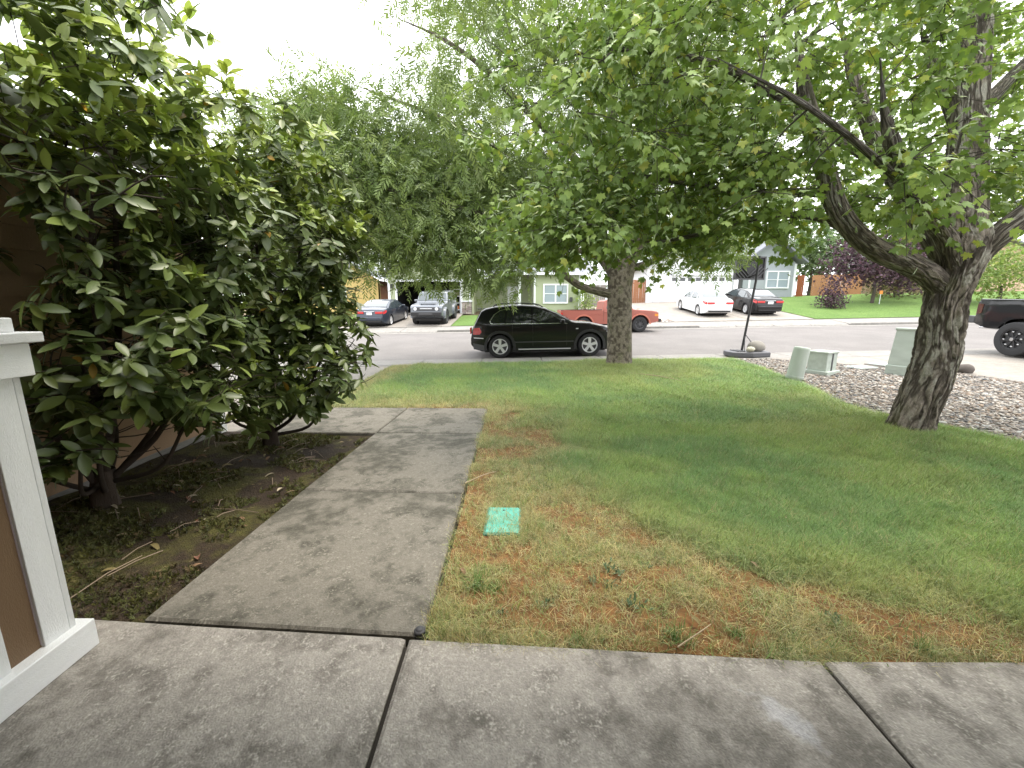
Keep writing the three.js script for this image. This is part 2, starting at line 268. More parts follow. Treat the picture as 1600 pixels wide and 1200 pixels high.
// neighbour's driveway at the right
const nd = thing('side_driveway', null, null); nd.userData.kind = 'structure';
for (const q of [[[10.45, 8.0], [15, 6.0], [15, 11.88], [10.25, 11.88], [10.25, 9.32]], [[15.02, 6], [21, 4], [21, 11.88], [15.02, 11.88]], [[7.44, 11.88], [8.63, 10.72], [10.23, 9.34], [10.23, 11.88]]]) part('concrete_slab', slab(q, yardH, .12, .008, 0), M.drive, nd);
// near pavement and kerb, poured in bays
const pav = thing('pavement', null, null); pav.userData.kind = 'structure';
for (let x = -40; x < 44; x += 1.86) { // bays of the near walk
  part('concrete_slab', slab([[x + J, 11.9], [x + 1.86 - J, 11.9], [x + 1.86 - J, 12.92], [x + J, 12.92]], yardH, .14, .01, .004), M.walk, pav);
  part('kerb_stone', slab([[x + J, 12.925], [x + 1.86 - J, 12.925], [x + 1.86 - J, 13.1], [x + J, 13.1]], yardH, .22, .025, .004), M.walk, pav);
}
part('joint_filler', sheet([[-40, 11.92], [44, 11.92], [44, 13.06], [-40, 13.06]], yardH, 3, -.03), M.seam, pav);
structure('road', sheet([[-70, 13.06], [70, 13.06], [70, 22.1], [-70, 22.1]], roadH, 2.2), M.asphalt);
// far gutter, kerb and pavement
const fp = thing('far_pavement', null, null); fp.userData.kind = 'structure';
const fpH = (x, d) => roadFar(x) + .12 + .012 * (d - 22);
const isDrop = x => (x > -11 && x < -3.6) || (x > 9 && x < 17.4);
for (let x = -34; x < 46; x += 2) {
  const drop = isDrop(x + 1);
  part('kerb_stone', slab([[x + J, 22.02], [x + 2 - J, 22.02], [x + 2 - J, 22.2], [x + J, 22.2]], (a, d) => drop ? roadFar(a) + .03 + .4 * (d - 22.02) : roadFar(a) + .115, .25, .025), M.walk, fp);
  part('gutter', slab([[x + J, 21.55], [x + 2 - J, 21.55], [x + 2 - J, 22.015], [x + J, 22.015]], (a, d) => roadH(a, d) + .008, .05, .006), M.walk, fp);
  part('concrete_slab', slab([[x + J, 22.205], [x + 2 - J, 22.205], [x + 2 - J, 23.5], [x + J, 23.5]], (a, d) => drop ? lerp(roadFar(a) + .1, farH(a, 23.5), (d - 22.2) / 1.3) : farH(a, d) + .005, .2, .01), M.walk, fp);
}
const yard = (name, poly, mat, off = 0) => structure(name, sheet(poly, farH, 1.2, off), mat);
const farGrass = std(WHITE, 1, { map: tex(512, (u, v) => { const b = fbm(u * 6, v * 6, 4, 6, 700), f = vnoise(u * 120, v * 120, 120, 702); const c = mix3([.1, .19, .035], [.16, .26, .06], b); const k = .7 + .6 * f; return [c[0] * k, c[1] * k, c[2] * k]; }, true, 1 / 5), bumpMap: grainTex, bumpScale: .04 });
const dv = (name, xs, d0, d1) => { const t = thing(name, null, null); t.userData.kind = 'structure'; for (let i = 0; i < xs.length - 1; i++) for (const [a, b] of [[d0, (d0 + d1) / 2], [(d0 + d1) / 2, d1]]) part('concrete_slab', sheet([[xs[i] + J * 2, a + J], [xs[i + 1] - J * 2, a + J], [xs[i + 1] - J * 2, b - J], [xs[i] + J * 2, b - J]], farH, 1.2, .02), M.drive, t); return t; };
dv('far_driveway', [-11, -7.2, -3.5], 23.51, 30.4);
dv('far_driveway', [9.2, 13.6, 17.2], 23.51, 33.4);
yard('far_lawn', [[-3.48, 23.51], [4.6, 23.51], [4.6, 28.8], [-3.48, 28.8]], farGrass, .03);
yard('far_lawn', [[17.25, 23.51], [46, 23.51], [46, 36], [17.25, 36]], farGrass, .03);
yard('far_lawn', [[-40, 23.51], [-11.02, 23.51], [-11.02, 40], [-40, 40]], farGrass, .03);
yard('far_rock_bed', [[4.62, 23.51], [9.18, 23.51], [9.18, 33], [4.62, 33]], std([.34, .3, .27], 1, { bumpMap: grainTex, bumpScale: .05 }), .02);
// ---------------------------------------------------------------- our house: garage wing, porch roof, porch column
{
  const h = thing('house', 'tan lap-sided house wing with white corner board behind the rhododendrons', 'house');
  const X = -3.65, D1 = 5.0;
  part('wall', [box(.16, 2.95, 6.9, X - .115, 1.32, -1.44), box(6, 2.95, .16, X - 3.03 - .02, 1.32, -D1 + .1)], M.tan, h); // behind the siding
  for (let k = 0; k < 16; k++) { // lap siding, each board tipped out at its foot
    const y = .02 + k * .172, s = new THREE.Shape([[0, 0], [.024, 0], [.008, .18], [0, .18]].map(p => new THREE.Vector2(...p)));
    const g = new THREE.ExtrudeGeometry(s, { depth: 6.88, bevelEnabled: false }); g.translate(X - .03, y, -D1 + .11); part('siding_board', g, M.tan, h);
  }
  part('corner_board', box(.1, 2.85, .11, X + .012 - .02, 1.37, -D1 + .06), M.white, h);
  part('foundation', box(.12, .3, 6.96, X - .07, -.12, -D1 + 3.5), M.walk, h);
  part('garage_door', box(4.6, 2.1, .05, X - 3.1, .98, -D1 - .0), M.white, h);
  const rf = part('roof', [new THREE.ExtrudeGeometry(new THREE.Shape([[.45, 2.72], [.45, 2.84], [-3.1, 3.96], [-6.7, 2.84], [-6.7, 2.72], [-3.1, 3.84]].map(p => new THREE.Vector2(...p))), { depth: 9, bevelEnabled: false }).translate(X, 0, -D1 - .35)], M.roof, h);
  part('fascia', box(.03, .15, 8.9, X + .46, 2.76, -D1 + 4.2), M.white, rf);
  part('gutter', new THREE.CylinderGeometry(.06, .06, 8.9, 10).rotateX(Math.PI / 2).translate(X + .53, 2.78, -D1 + 4.2), M.white, rf);
  // entrance front behind the camera and the porch roof over it
  part('front_wall', box(13, 2.9, .2, 2.8, 1.45, 2.1), M.tan, h);
  part('porch_ceiling', box(11.2, .12, 3.75, 2.1, 2.78, .3), M.white, h);
  part('porch_beam', box(11.2, .26, .2, 2.1, 2.645, -1.38), M.white, h);
  part('porch_roof', new THREE.ExtrudeGeometry(new THREE.Shape([[-1.62, 2.86], [-1.62, 2.92], [3, 4.4], [3, 2.86]].map(p => new THREE.Vector2(...p))), { depth: 11.4, bevelEnabled: false }).rotateY(-Math.PI / 2).translate(7.8, 0, 0), M.roof, h);
}
{
  const c = thing('porch_column', 'white trimmed square porch column with recessed brown panel on a grey porch floor', 'column', [-2.065, .012, -1.375]);
  const hw = .175;
  part('base_trim', [rbox(.43, .13, .43, 0, .065, 0, .006)], M.white, c);
  part('core', box(.3, 1.15, .3, 0, .7, 0), M.brown, c);
  for (let f = 0; f < 4; f++) { // brown panels set back between the boards
    const g = box(.17, 1.06, .012, 0, .66, .153); g.rotateY(f * Math.PI / 2); part('panel', g, M.brown, c);
    for (const s of [-1, 1]) { const b = rbox(f % 2 ? .094 : .118, 1.1, .024, s * (hw - (f % 2 ? .047 + .0245 : .059)), .68, .163, .003); b.rotateY(f * Math.PI / 2); part('corner_board', b, M.white, c); }
    for (const s of [-1, 1]) { const b = rbox(.006, 1.08, .008, s * (f % 2 ? .0565 : .0595), .68, .158, .002); b.rotateY(f * Math.PI / 2); part('caulk_bead', b, M.caulk, c); }
  }
  part('frieze', rbox(.41, .125, .41, 0, 1.285, 0, .004), M.white, c);
  part('cap', rbox(.47, .04, .47, 0, 1.37, 0, .006), M.white, c);
  part('shaft_base', rbox(.37, .055, .37, 0, 1.417, 0, .006), M.white, c);
  const sh = new THREE.CylinderGeometry(.19, .232, 1.16, 4, 1); sh.rotateY(Math.PI / 4); sh.translate(0, 2.02 - .0, 0); part('shaft', toCreasedNormals(sh, .3), M.white, c);
}
// ---------------------------------------------------------------- plants
const UPV = V(0, 1, 0);
function tube(pts, radii, seg = 6, uvScale = 1) { // tapered tube through points
  const n = pts.length, pos = [], uv = [], idx = []; let nrm = null, len = 0;
  for (let i = 0; i < n; i++) {
    const t = pts[Math.min(i + 1, n - 1)].clone().sub(pts[Math.max(i - 1, 0)]).normalize();
    if (!nrm) nrm = Math.abs(t.y) < .9 ? V(0, 1, 0).cross(t).normalize() : V(0, 0, 1).cross(t).normalize().negate(); else nrm.sub(t.clone().multiplyScalar(nrm.dot(t))).normalize();
    const b = t.clone().cross(nrm); if (i) len += pts[i].distanceTo(pts[i - 1]);
    for (let k = 0; k <= seg; k++) { const a = k / seg * Math.PI * 2, r = typeof radii === 'function' ? radii(i / (n - 1), a) : radii[i], c = Math.cos(a) * r, s = Math.sin(a) * r; pos.push(pts[i].x + nrm.x * c + b.x * s, pts[i].y + nrm.y * c + b.y * s, pts[i].z + nrm.z * c + b.z * s); uv.push(k / seg, len * uvScale); }
  }
  for (let i = 0; i < n - 1; i++) for (let k = 0; k < seg; k++) { const a = i * (seg + 1) + k, b = a + seg + 1; idx.push(a, a + 1, b, a + 1, b + 1, b); }
  return geoFrom(pos, idx, uv);
}
function curve(pts, n) { const c = new THREE.CatmullRomCurve3(pts); return c.getPoints(n); }
// many copies of one small shape in one part
const _m = new THREE.Matrix4(), _q = new THREE.Quaternion(), _s = V(), _c = new THREE.Color();
function swarm(name, geo, mat, list, parent) { // list: {p, q, s, c}
  const im = new THREE.InstancedMesh(geo, mat, list.length); im.name = name;
  list.forEach((o, i) => { _s.setScalar(o.s); if (o.sy) _s.y = o.sy; im.setMatrixAt(i, _m.compose(o.p, o.q, _s)); im.setColorAt(i, _c.setRGB(...o.c)); });
  im.castShadow = im.receiveShadow = true; im.userData.kind = 'stuff'; parent.add(im); return im;
}
const facing = (dir, roll = 0, up = UPV) => { // quaternion: leaf's +y axis along dir, its face (+z) towards up
  const y = dir.clone().normalize(), z = up.clone().sub(y.clone().multiplyScalar(up.dot(y))); if (z.lengthSq() < 1e-4) z.set(1, 0, 0).sub(y.clone().multiplyScalar(y.x)); z.normalize();
  const x = y.clone().cross(z); const q = new THREE.Quaternion().setFromRotationMatrix(new THREE.Matrix4().makeBasis(x, y, z)); return roll ? q.multiply(new THREE.Quaternion().setFromAxisAngle(V(0, 1, 0), roll)) : q;
};
const rdir = () => { const z = R(-1, 1), a = R(0, 6.283), r = Math.sqrt(1 - z * z); return V(r * Math.cos(a), z, r * Math.sin(a)); };
// leaf outlines; every leaf unit length along +y, face +z
function outline(pts, fold) { const pos = [], idx = []; pts.forEach(([x, y]) => pos.push(x, y, -Math.abs(x) * fold[0] - y * y * fold[1])); for (const [i, j, k] of THREE.ShapeUtils.triangulateShape(pts.map(p => new THREE.Vector2(...p)), [])) idx.push(i, j, k); return geoFrom(pos, idx, new Array(pts.length * 2).fill(0)); }
const mapleLeaf = (() => { const h = [[0, 0], [.1, .1], [.42, .02], [.34, .2], [.56, .46], [.4, .5], [.36, .62], [.2, .5], [.17, .78], [.08, .8], [0, 1.05]]; const full = [...h, ...h.slice(1, -1).reverse().map(([x, y]) => [-x, y])]; return outline(full, [.3, .22]); })();
const ellLeaf = (w, fold, droop, n = 6) => { // two halves folded along the midrib, curved down its length
  const pos = [], idx = [], uv = []; for (let i = 0; i <= n; i++) { const t = i / n, ww = w * Math.pow(Math.sin(Math.PI * Math.pow(t * .96 + .02, 1.0)), .72), y = t, z = -droop * t * t; pos.push(-ww, y, z + ww * fold, 0, y, z, ww, y, z + ww * fold); uv.push(0, t, .5, t, 1, t); }
  for (let i = 0; i < n; i++) { const a = i * 3; idx.push(a, a + 1, a + 3, a + 1, a + 4, a + 3, a + 1, a + 2, a + 4, a + 2, a + 5, a + 4); } return geoFrom(pos, idx, uv);
};
const rhodoLeaf = ellLeaf(.205, .3, .1, 7), narrowLeaf = ellLeaf(.125, .2, .2, 3);
function spray(n, len, leafLen, geo, spread = 1.0) { // a twig end with opposite leaflets
  const parts = []; for (let i = 0; i < n; i++) { const t = (i + .6) / n, side = i % 2 ? 1 : -1, g = geo.clone(); const s = leafLen * (1 - .25 * t) * R(.8, 1.15); g.scale(s, s, s); g.rotateY(R(-.6, .6)); g.rotateZ(-side * (spread * R(.7, 1.15) * (1 - .45 * t))); g.rotateX(R(-.35, .35)); g.translate(R(-.006, .006), t * len, -.12 * len * t * t); parts.push(g); }
  return merge(parts);
}
// grow a crown: leaf clusters fill ellipsoids, each joined by a twig to the nearest wood already there
function growCrown(nodes, targets, rTwig, droop, seg = 5) {
  const woods = [], ends = [];
  const key = targets.map(p => { let b = 1e9; for (const n of nodes) b = Math.min(b, n.p.distanceToSquared(p)); return [b, p]; }).sort((a, b) => a[0] - b[0]);
  for (const [, p] of key) {
    let best = null, bd = 1e9; for (const n of nodes) { const d = n.p.distanceTo(p) + (n.p.y > p.y + .6 ? .5 : 0) + n.g * .06; if (d < bd) { bd = d; best = n; } }
    const a = best.p, L = a.distanceTo(p), mid = a.clone().lerp(p, .5).add(V(R(-.12, .12) * L, droop * L + R(-.05, .1) * L, R(-.12, .12) * L)), pts = curve([a, mid, p], 5), r0 = Math.min(best.r * .62, rTwig + .006 * L);
    woods.push(tube(pts, pts.map((_, i) => lerp(r0, rTwig * .35, i / 5)), seg)); pts.forEach((q, i) => i && nodes.push({ p: q, r: lerp(r0, rTwig * .5, i / 5), g: best.g + 1 })); ends.push({ p, dir: p.clone().sub(mid).normalize(), from: a });
  }
  return { woods, ends };
}
const inEll = (c, r, hollow = 0) => { for (;;) { const p = V(R(-1, 1), R(-1, 1), R(-1, 1)), l = p.length(); if (l < 1 && l > hollow * rnd()) return V(c[0] + p.x * r[0], c[1] + p.y * r[1], -(c[2] + p.z * r[2])); } };
const camPos = V(0, EYE, 0);
function inFrame(p) { const d = -p.z, y = p.y - EYE, c = Math.cos(PITCH), s = Math.sin(PITCH), w = d * c - y * s; if (w < .2) return false; return Math.abs(p.x / w) < 1.25 && Math.abs((y * c + d * s) / w) < .9375; }
// the leaves that show largest become parts of their own, the rest one mass
function leafParts(list, geo, mats, mass, massName, parent, count = 300) {
  const seen = list.filter(o => inFrame(o.p)); seen.sort((a, b) => a.p.distanceToSquared(camPos) / (a.s * a.s) - b.p.distanceToSquared(camPos) / (b.s * b.s));
  const own = new Set(seen.slice(0, count)); let k = 0;
  for (const o of own) { const m = new THREE.Mesh(geo, mats[k++ % mats.length]); m.name = 'leaf'; m.position.copy(o.p); m.quaternion.copy(o.q); m.scale.setScalar(o.s); m.castShadow = m.receiveShadow = true; parent.add(m); }
  swarm(massName, geo, mass, list.filter(o => !own.has(o)), parent);
}
const tint = (m, c) => { const n = m.clone(); n.color.setRGB(...c); return n; };
const jitter = (c, a = .2) => { const k = R(1 - a, 1 + a), w = R(-a, a) * .3; return [c[0] * k * (1 + w), c[1] * k, c[2] * k * (1 - w)]; };

// ---- near maple, leaning right, low fork
{
  const t = thing('maple_tree', 'big maple with rough lichened leaning trunk beside the gravel bed', 'tree');
  const b = V(4.8, yardH(4.8, 4.75) + .02, -4.75), P = (px, py, d) => at(px, py, d);
  const tp = curve([b.clone().add(V(-.03, -.12, 0)), b.clone().add(V(.02, .25, 0)), P(1462, 560, 4.75), P(1478, 470, 4.75), P(1500, 395, 4.75), P(1506, 330, 4.78)], 40);
  const bark = (f, a) => { const flare = .1 * Math.exp(-f * 16), base = lerp(.215, .19, smooth(0, .5, f)) + .05 * smooth(.6, .85, f) - .06 * smooth(.85, 1, f); const w = fbm(Math.cos(a) * 1.5 + 9, f * 3 + Math.sin(a) * 1.5, 3, 0, 811), ridge = barkN(a / 6.2832, f * 2.2 * .35)[0]; return base + flare * (1 + .45 * Math.sin(a * 5 + 1)) + .032 * (ridge - .5) + .03 * (w - .5); };
  part('trunk', tube(curve(tp, 150), bark, 224, .35), M.bark, t);
  const limbs = [
    [[[1486, 490, 4.78, .08], [1462, 440, 4.74, .125], [1420, 412, 4.65, .118], [1360, 385, 4.55, .105], [1310, 330, 4.5, .098], [1285, 250, 4.5, .09], [1262, 170, 4.5, .085], [1248, 80, 4.5, .07], [1238, -40, 4.5, .05]]],
    [[[1492, 450, 4.78, .1], [1475, 395, 4.82, .13], [1440, 345, 4.9, .11], [1395, 270, 5.1, .1], [1352, 180, 5.3, .08], [1325, 90, 5.5, .065], [1300, -30, 5.6, .045]]],
    [[[1505, 380, 4.75, .2], [1510, 260, 4.8, .17], [1518, 140, 4.85, .14], [1530, 10, 4.9, .11], [1540, -160, 4.9, .07]]],
    [[[1496, 460, 4.75, .08], [1520, 405, 4.72, .13], [1560, 368, 4.6, .115], [1620, 320, 4.5, .1], [1720, 220, 4.5, .08], [1850, 60, 4.6, .05]]],
    [[[1496, 450, 4.75, .08], [1482, 385, 4.6, .1], [1450, 330, 4.3, .08], [1410, 260, 4.0, .07], [1385, 190, 3.8, .05], [1375, 90, 3.6, .035]]],
    [[[1345, 372, 4.52, .05], [1280, 340, 4.6, .038], [1200, 338, 4.7, .032], [1110, 362, 4.8, .025], [1020, 378, 4.9, .016], [930, 370, 5.0, .01]]],
    [[[1300, 300, 4.5, .05], [1230, 302, 4.6, .036], [1150, 298, 4.7, .03], [1060, 285, 4.8, .02], [960, 270, 4.9, .012], [850, 290, 4.9, .008]]],
    [[[1265, 180, 4.5, .06], [1200, 140, 4.6, .045], [1130, 105, 4.7, .035], [1050, 85, 4.8, .025], [930, 80, 4.8, .015], [820, 110, 4.8, .008]]],
    [[[1395, 270, 5.1, .06], [1300, 215, 5.8, .045], [1200, 170, 6.4, .03], [1090, 150, 6.8, .018]]],
    [[[1450, 330, 4.3, .04], [1370, 250, 3.8, .028], [1260, 165, 3.5, .02], [1120, 90, 3.3, .01]]],
    [[[1515, 190, 4.8, .08], [1580, 120, 5.4, .06], [1660, 40, 6.0, .04]]],
    [[[1515, 240, 4.8, .08], [1470, 130, 5.6, .06], [1430, 20, 6.2, .04]]]];
  const nodes = [], wood = [];
  for (const [l] of limbs) { const pts = curve(l.map(a => P(a[0], a[1], a[2])), 26), rr = pts.map((_, i) => lin(l.map((a, k) => [k / (l.length - 1), a[3]]), i / 26) * (1 - .9 * smooth(.7, 1, i / 26)) + .002); wood.push(tube(pts, rr, 10, .35)); pts.forEach((p, i) => i > 4 && nodes.push({ p, r: rr[i], g: 0 })); }
  wood.forEach(g => part('limb', g, M.bark, t));
  const tg = []; const ok = p => -p.z > 2.7 && !(Math.hypot(p.x - 5.2, p.z + 4.75) < 1.2 && p.y < 2.5) && p.y > (p.x > 2.6 ? 2.4 : 2.12) && !(p.x > 5.6 && p.y < 2.3);
  const fill = (n, c, r, h) => { let k = 0; while (k < n) { const p = inEll(c, r, h); if (ok(p)) { tg.push(p); k++; } } };
  fill(205, [4.6, 4.6, 4.9], [4.3, 2.6, 2.7], .3); fill(70, [1.25, 3.15, 4.9], [1.5, 1.35, 1.1], .2); fill(60, [6.4, 4.2, 4.9], [2.0, 1.6, 2.0], .2); fill(40, [3.1, 2.7, 4.7], [1.9, .5, 1.3], 0); fill(34, [.7, 2.5, 5.0], [.75, .45, .7], 0); fill(48, [2.2, 4.3, 4.3], [1.8, 1.2, 1.2], 0);
  const g = growCrown(nodes, tg, .007, .04, 5);
  tag(part('branches', g.woods, M.branch, t), null, null, null, 'stuff');
  const leaves = [], twigs = [];
  for (const e of g.ends) for (let k = 0; k < 6; k++) {
    const d = rdir().add(e.dir.clone().multiplyScalar(.6)); d.y *= .55; d.normalize(); const L = R(.3, .7), end = e.p.clone().add(d.clone().multiplyScalar(L)).add(V(0, -L * .12, 0)); twigs.push(tube([e.p, e.p.clone().lerp(end, .5).add(V(0, L * .06, 0)), end], [.0045, .0035, .002], 3));
    for (let j = 0; j < 14; j++) { const u = R(.1, 1.05), p = e.p.clone().lerp(end, u).add(V(R(-.09, .09), R(-.1, .05), R(-.09, .09))), dir = d.clone().multiplyScalar(.7).add(rdir()).add(V(0, -.75, 0)); const bright = rnd(); const c = jitter(bright > .93 ? [.42, .46, .07] : bright > .5 ? [.26, .37, .06] : [.19, .29, .055], .18); leaves.push({ p, q: facing(dir, R(-.5, .5), V(R(-.6, .6), 1, R(-.6, .6))), s: R(.055, .105), c }); }
  }
  tag(part('twigs', twigs, M.branch, t), null, null, null, 'stuff');
  leafParts(leaves, mapleLeaf, [[.26, .37, .06], [.2, .3, .055], [.3, .41, .07], [.18, .28, .05]].map(c => tint(M.maple, c)), M.maple, 'leaves', t);
}
// ---- narrow-leaved street tree
{
  const t = thing('ash_tree', 'tall narrow-leaved street tree with straight grey trunk behind the black SUV nose', 'tree');
  t.userData.label = 'tall narrow-leaved tree with straight grey trunk at the far edge of the lawn';
  const P = at, D = 10.75, b = V(2.83, yardH(2.83, D), -D);
  const tp = curve([b.clone().add(V(0, -.15, 0)), b.clone().add(V(0, .3, 0)), P(968, 500, D), P(968, 455, D), P(970, 425, D), P(972, 400, D)], 30);
  part('trunk', tube(tp, (f, a) => lerp(.31, .3, f) + .16 * Math.exp(-f * 11) * (1 + .4 * Math.sin(a * 4)) + .02 * (fbm(Math.cos(a) * 5 + 5, Math.sin(a) * 5 + f * 3, 3, 0, 840) - .5) + .05 * smooth(.6, .95, f), 48, .6), M.ashbark, t);
  const limbs = [
    [[972, 430, D, .22], [962, 330, D, .17], [958, 220, D + .2, .14], [955, 100, D + .4, .11], [950, -40, D + .6, .07]],
    [[972, 430, D, .2], [1000, 340, D + .3, .14], [1035, 250, D + .6, .11], [1065, 150, D + .9, .085], [1085, 20, D + 1.2, .05]],
    [[972, 432, D, .17], [1020, 350, D - .3, .12], [1075, 270, D - .5, .095], [1110, 170, D - .7, .07], [1135, 60, D - .8, .045]],
    [[970, 425, D, .15], [985, 320, D + .8, .11], [1010, 200, D + 1.4, .08], [1020, 60, D + 1.8, .05]],
    [[965, 462, D, .13], [935, 455, D - .1, .105], [905, 446, D - .2, .09], [875, 425, D - .3, .075], [840, 408, D - .4, .065], [770, 410, D - .3, .055], [690, 408, D - .1, .045], [600, 380, D, .03]],
    [[966, 440, D, .12], [935, 400, D + .2, .09], [880, 330, D + .4, .075], [800, 260, D + .5, .06], [700, 190, D + .6, .05], [600, 150, D + .6, .03], [520, 120, D + .5, .015]],
    [[962, 340, D, .11], [900, 250, D - .4, .085], [830, 180, D - .7, .07], [760, 110, D - .9, .055], [690, 60, D - 1, .04], [600, 20, D - 1, .02]],
    [[960, 260, D, .1], [900, 150, D + .8, .08], [830, 60, D + 1.3, .06], [760, -30, D + 1.6, .04]],
    [[940, 405, D + .2, .07], [850, 370, D - .6, .055], [740, 330, D - 1.1, .045], [620, 300, D - 1.2, .035], [500, 250, D - 1.2, .02], [430, 190, D - 1.1, .012]],
    [[985, 420, D, .1], [1015, 410, D - .1, .07], [1060, 385, D - .3, .05], [1110, 360, D - .4, .03]]];
  const nodes = [];
  for (const l of limbs) { const pts = curve(l.map(a => P(a[0], a[1], a[2])), 24), rr = pts.map((_, i) => lin(l.map((a, k) => [k / (l.length - 1), a[3]]), i / 24) * (1 - .85 * smooth(.75, 1, i / 24)) + .002); part('limb', tube(pts, rr, 8, .6), M.ashbark, t); pts.forEach((p, i) => i > 3 && nodes.push({ p, r: rr[i], g: 0 })); }
  const tg = []; const fill = (n, c, r, h, f) => { let k = 0; while (k < n) { const p = inEll(c, r, h); if (!f || f(p)) { tg.push(p); k++; } } };
  fill(360, [.6, 7.4, 11], [5.3, 3.9, 3.6], .3, p => !(p.x < -2.6 && p.y > 6.2) && !(p.x < -3.4 && p.y > 5.6)); fill(230, [-4.2, 4.3, 10.4], [2.6, 2.1, 1.9], .2, p => p.x > -6.1 && !(p.x < -5.4 && p.y > 5.2)); fill(210, [-1.3, 3.7, 10.7], [2.9, 1.8, 1.8], .1); fill(45, [4.0, 5.6, 11], [1.9, 3, 2.5], .3); fill(22, [4.6, 3.2, 10.6], [1.2, .7, 1.0], 0);
  const g = growCrown(nodes, tg, .009, .05, 4);
  tag(part('branches', g.woods, M.ashbark, t), null, null, null, 'stuff');
  const shapes = [0, 1, 2].map(() => spray(13, .4, .135, narrowLeaf, 1.0)), lists = [[], [], []];
  for (const e of g.ends) for (let k = 0; k < 24; k++) { const dir = rdir().add(e.dir.clone().multiplyScalar(.4)).add(V(0, -.25, 0)).normalize(), off = rdir().multiplyScalar(.72 * Math.cbrt(rnd())); off.y *= .7; const c = jitter(rnd() > .5 ? [.27, .36, .09] : [.18, .25, .07], .2); lists[k % 3].push({ p: e.p.clone().add(off), q: facing(dir, R(-1, 1), V(R(-.5, .5), 1, R(-.5, .5))), s: R(.75, 1.25), c }); }
  lists.forEach((l, i) => swarm('leaves', shapes[i], M.ash, l, t));
}
// ---- rhododendrons along the wall
function rhododendron(label, bx, bd, ells, stems, nTwig, clip) {
  const t = thing('rhododendron', label, 'shrub', [0, 0, 0], 0, 'rhododendrons along the house wall');
  const b = V(bx, bedH(bx, bd) - .05, -bd), nodes = [];
  part('trunk', tube(curve([b, b.clone().add(V(.02, .16, .01)), b.clone().add(V(.03, .34, 0))], 8), (f, a) => .085 - .02 * f + .012 * Math.sin(a * 3 + f * 4), 14), M.stem, t);
  for (const [dx, dy, dd, r] of stems) { const e = V(bx + dx, b.y + dy, -(bd + dd)), s = b.clone().add(V(.02, R(.1, .26), 0)), pts = curve([s, s.clone().lerp(e, .33).add(V(dx * .16 + R(-.06, .06), R(-.12, .02), -dd * .16)), s.clone().lerp(e, .68).add(V(R(-.08, .08), R(-.03, .08), R(-.08, .08))), e], 16), rr = pts.map((_, i) => lerp(r, r * .35, i / 16)); part('stem', tube(pts, rr, 7), M.stem, t); pts.forEach((p, i) => i > 5 && nodes.push({ p, r: rr[i], g: 0 })); }
  const tg = []; for (const [n, c, r, h] of ells) { let k = 0; while (k < n) { const p = inEll(c, r, h); if (clip(p)) { tg.push(p); k++; } } }
  const g = growCrown(nodes, tg, .0075, .0, 5); tag(part('twigs', g.woods, M.stem, t), null, null, null, 'stuff');
  { // bare inner twigs
    const bare = []; for (let k = 0; k < nTwig; k++) { const n = nodes[Math.floor(rnd() * nodes.length * .5)], d = rdir(); d.y = Math.abs(d.y) * .5; const L = R(.2, .5), e = n.p.clone().add(d.multiplyScalar(L)); if (e.x > -3.55 && clip(e)) bare.push(tube(curve([n.p, n.p.clone().lerp(e, .5).add(V(R(-.06, .06), R(-.06, .06), R(-.06, .06))), e], 4), [.006, .005, .0045, .004, .002], 4)); }
    tag(part('bare_twigs', bare, M.stem, t), null, null, null, 'stuff');
  }
  const leaves = [];
  for (const e of g.ends) {
    const ax = e.dir.clone().multiplyScalar(.6).add(V(R(-.3, .3), .7, R(-.3, .3))).normalize(), young = rnd() > .45 && e.p.y > 2.3 || rnd() > .94, n = 7 + Math.floor(rnd() * 4), u = V(1, 0, .3).cross(ax).normalize(), v = ax.clone().cross(u), a0 = R(0, 6);
    for (let j = 0; j < n; j++) {
      const a = a0 + j * 2.4, el = young && j > n - 5 ? R(.5, 1.1) : R(-.75, .6), dir = u.clone().multiplyScalar(Math.cos(a)).add(v.clone().multiplyScalar(Math.sin(a))).multiplyScalar(Math.cos(el)).add(ax.clone().multiplyScalar(Math.sin(el))).add(V(0, -.15, 0));
      const base = young ? [.32, .4, .07] : [.115, .16, .04], c = rnd() > .9965 ? [.5, .3, .04] : jitter(rnd() > .93 ? [.19, .23, .06] : base, .25);
      leaves.push({ p: e.p.clone().add(ax.clone().multiplyScalar(-.035 * (j / n) * 2)), q: facing(dir, R(-.3, .3), ax.clone().add(rdir().multiplyScalar(.25))), s: R(.07, .16) * (young ? .9 : 1), c });
    }
  }
  leafParts(leaves, rhodoLeaf, [[.115, .16, .04], [.14, .19, .045], [.09, .13, .036], [.22, .29, .055]].map(c => tint(M.rhodo, c)), M.rhodo, 'leaves', t);
}
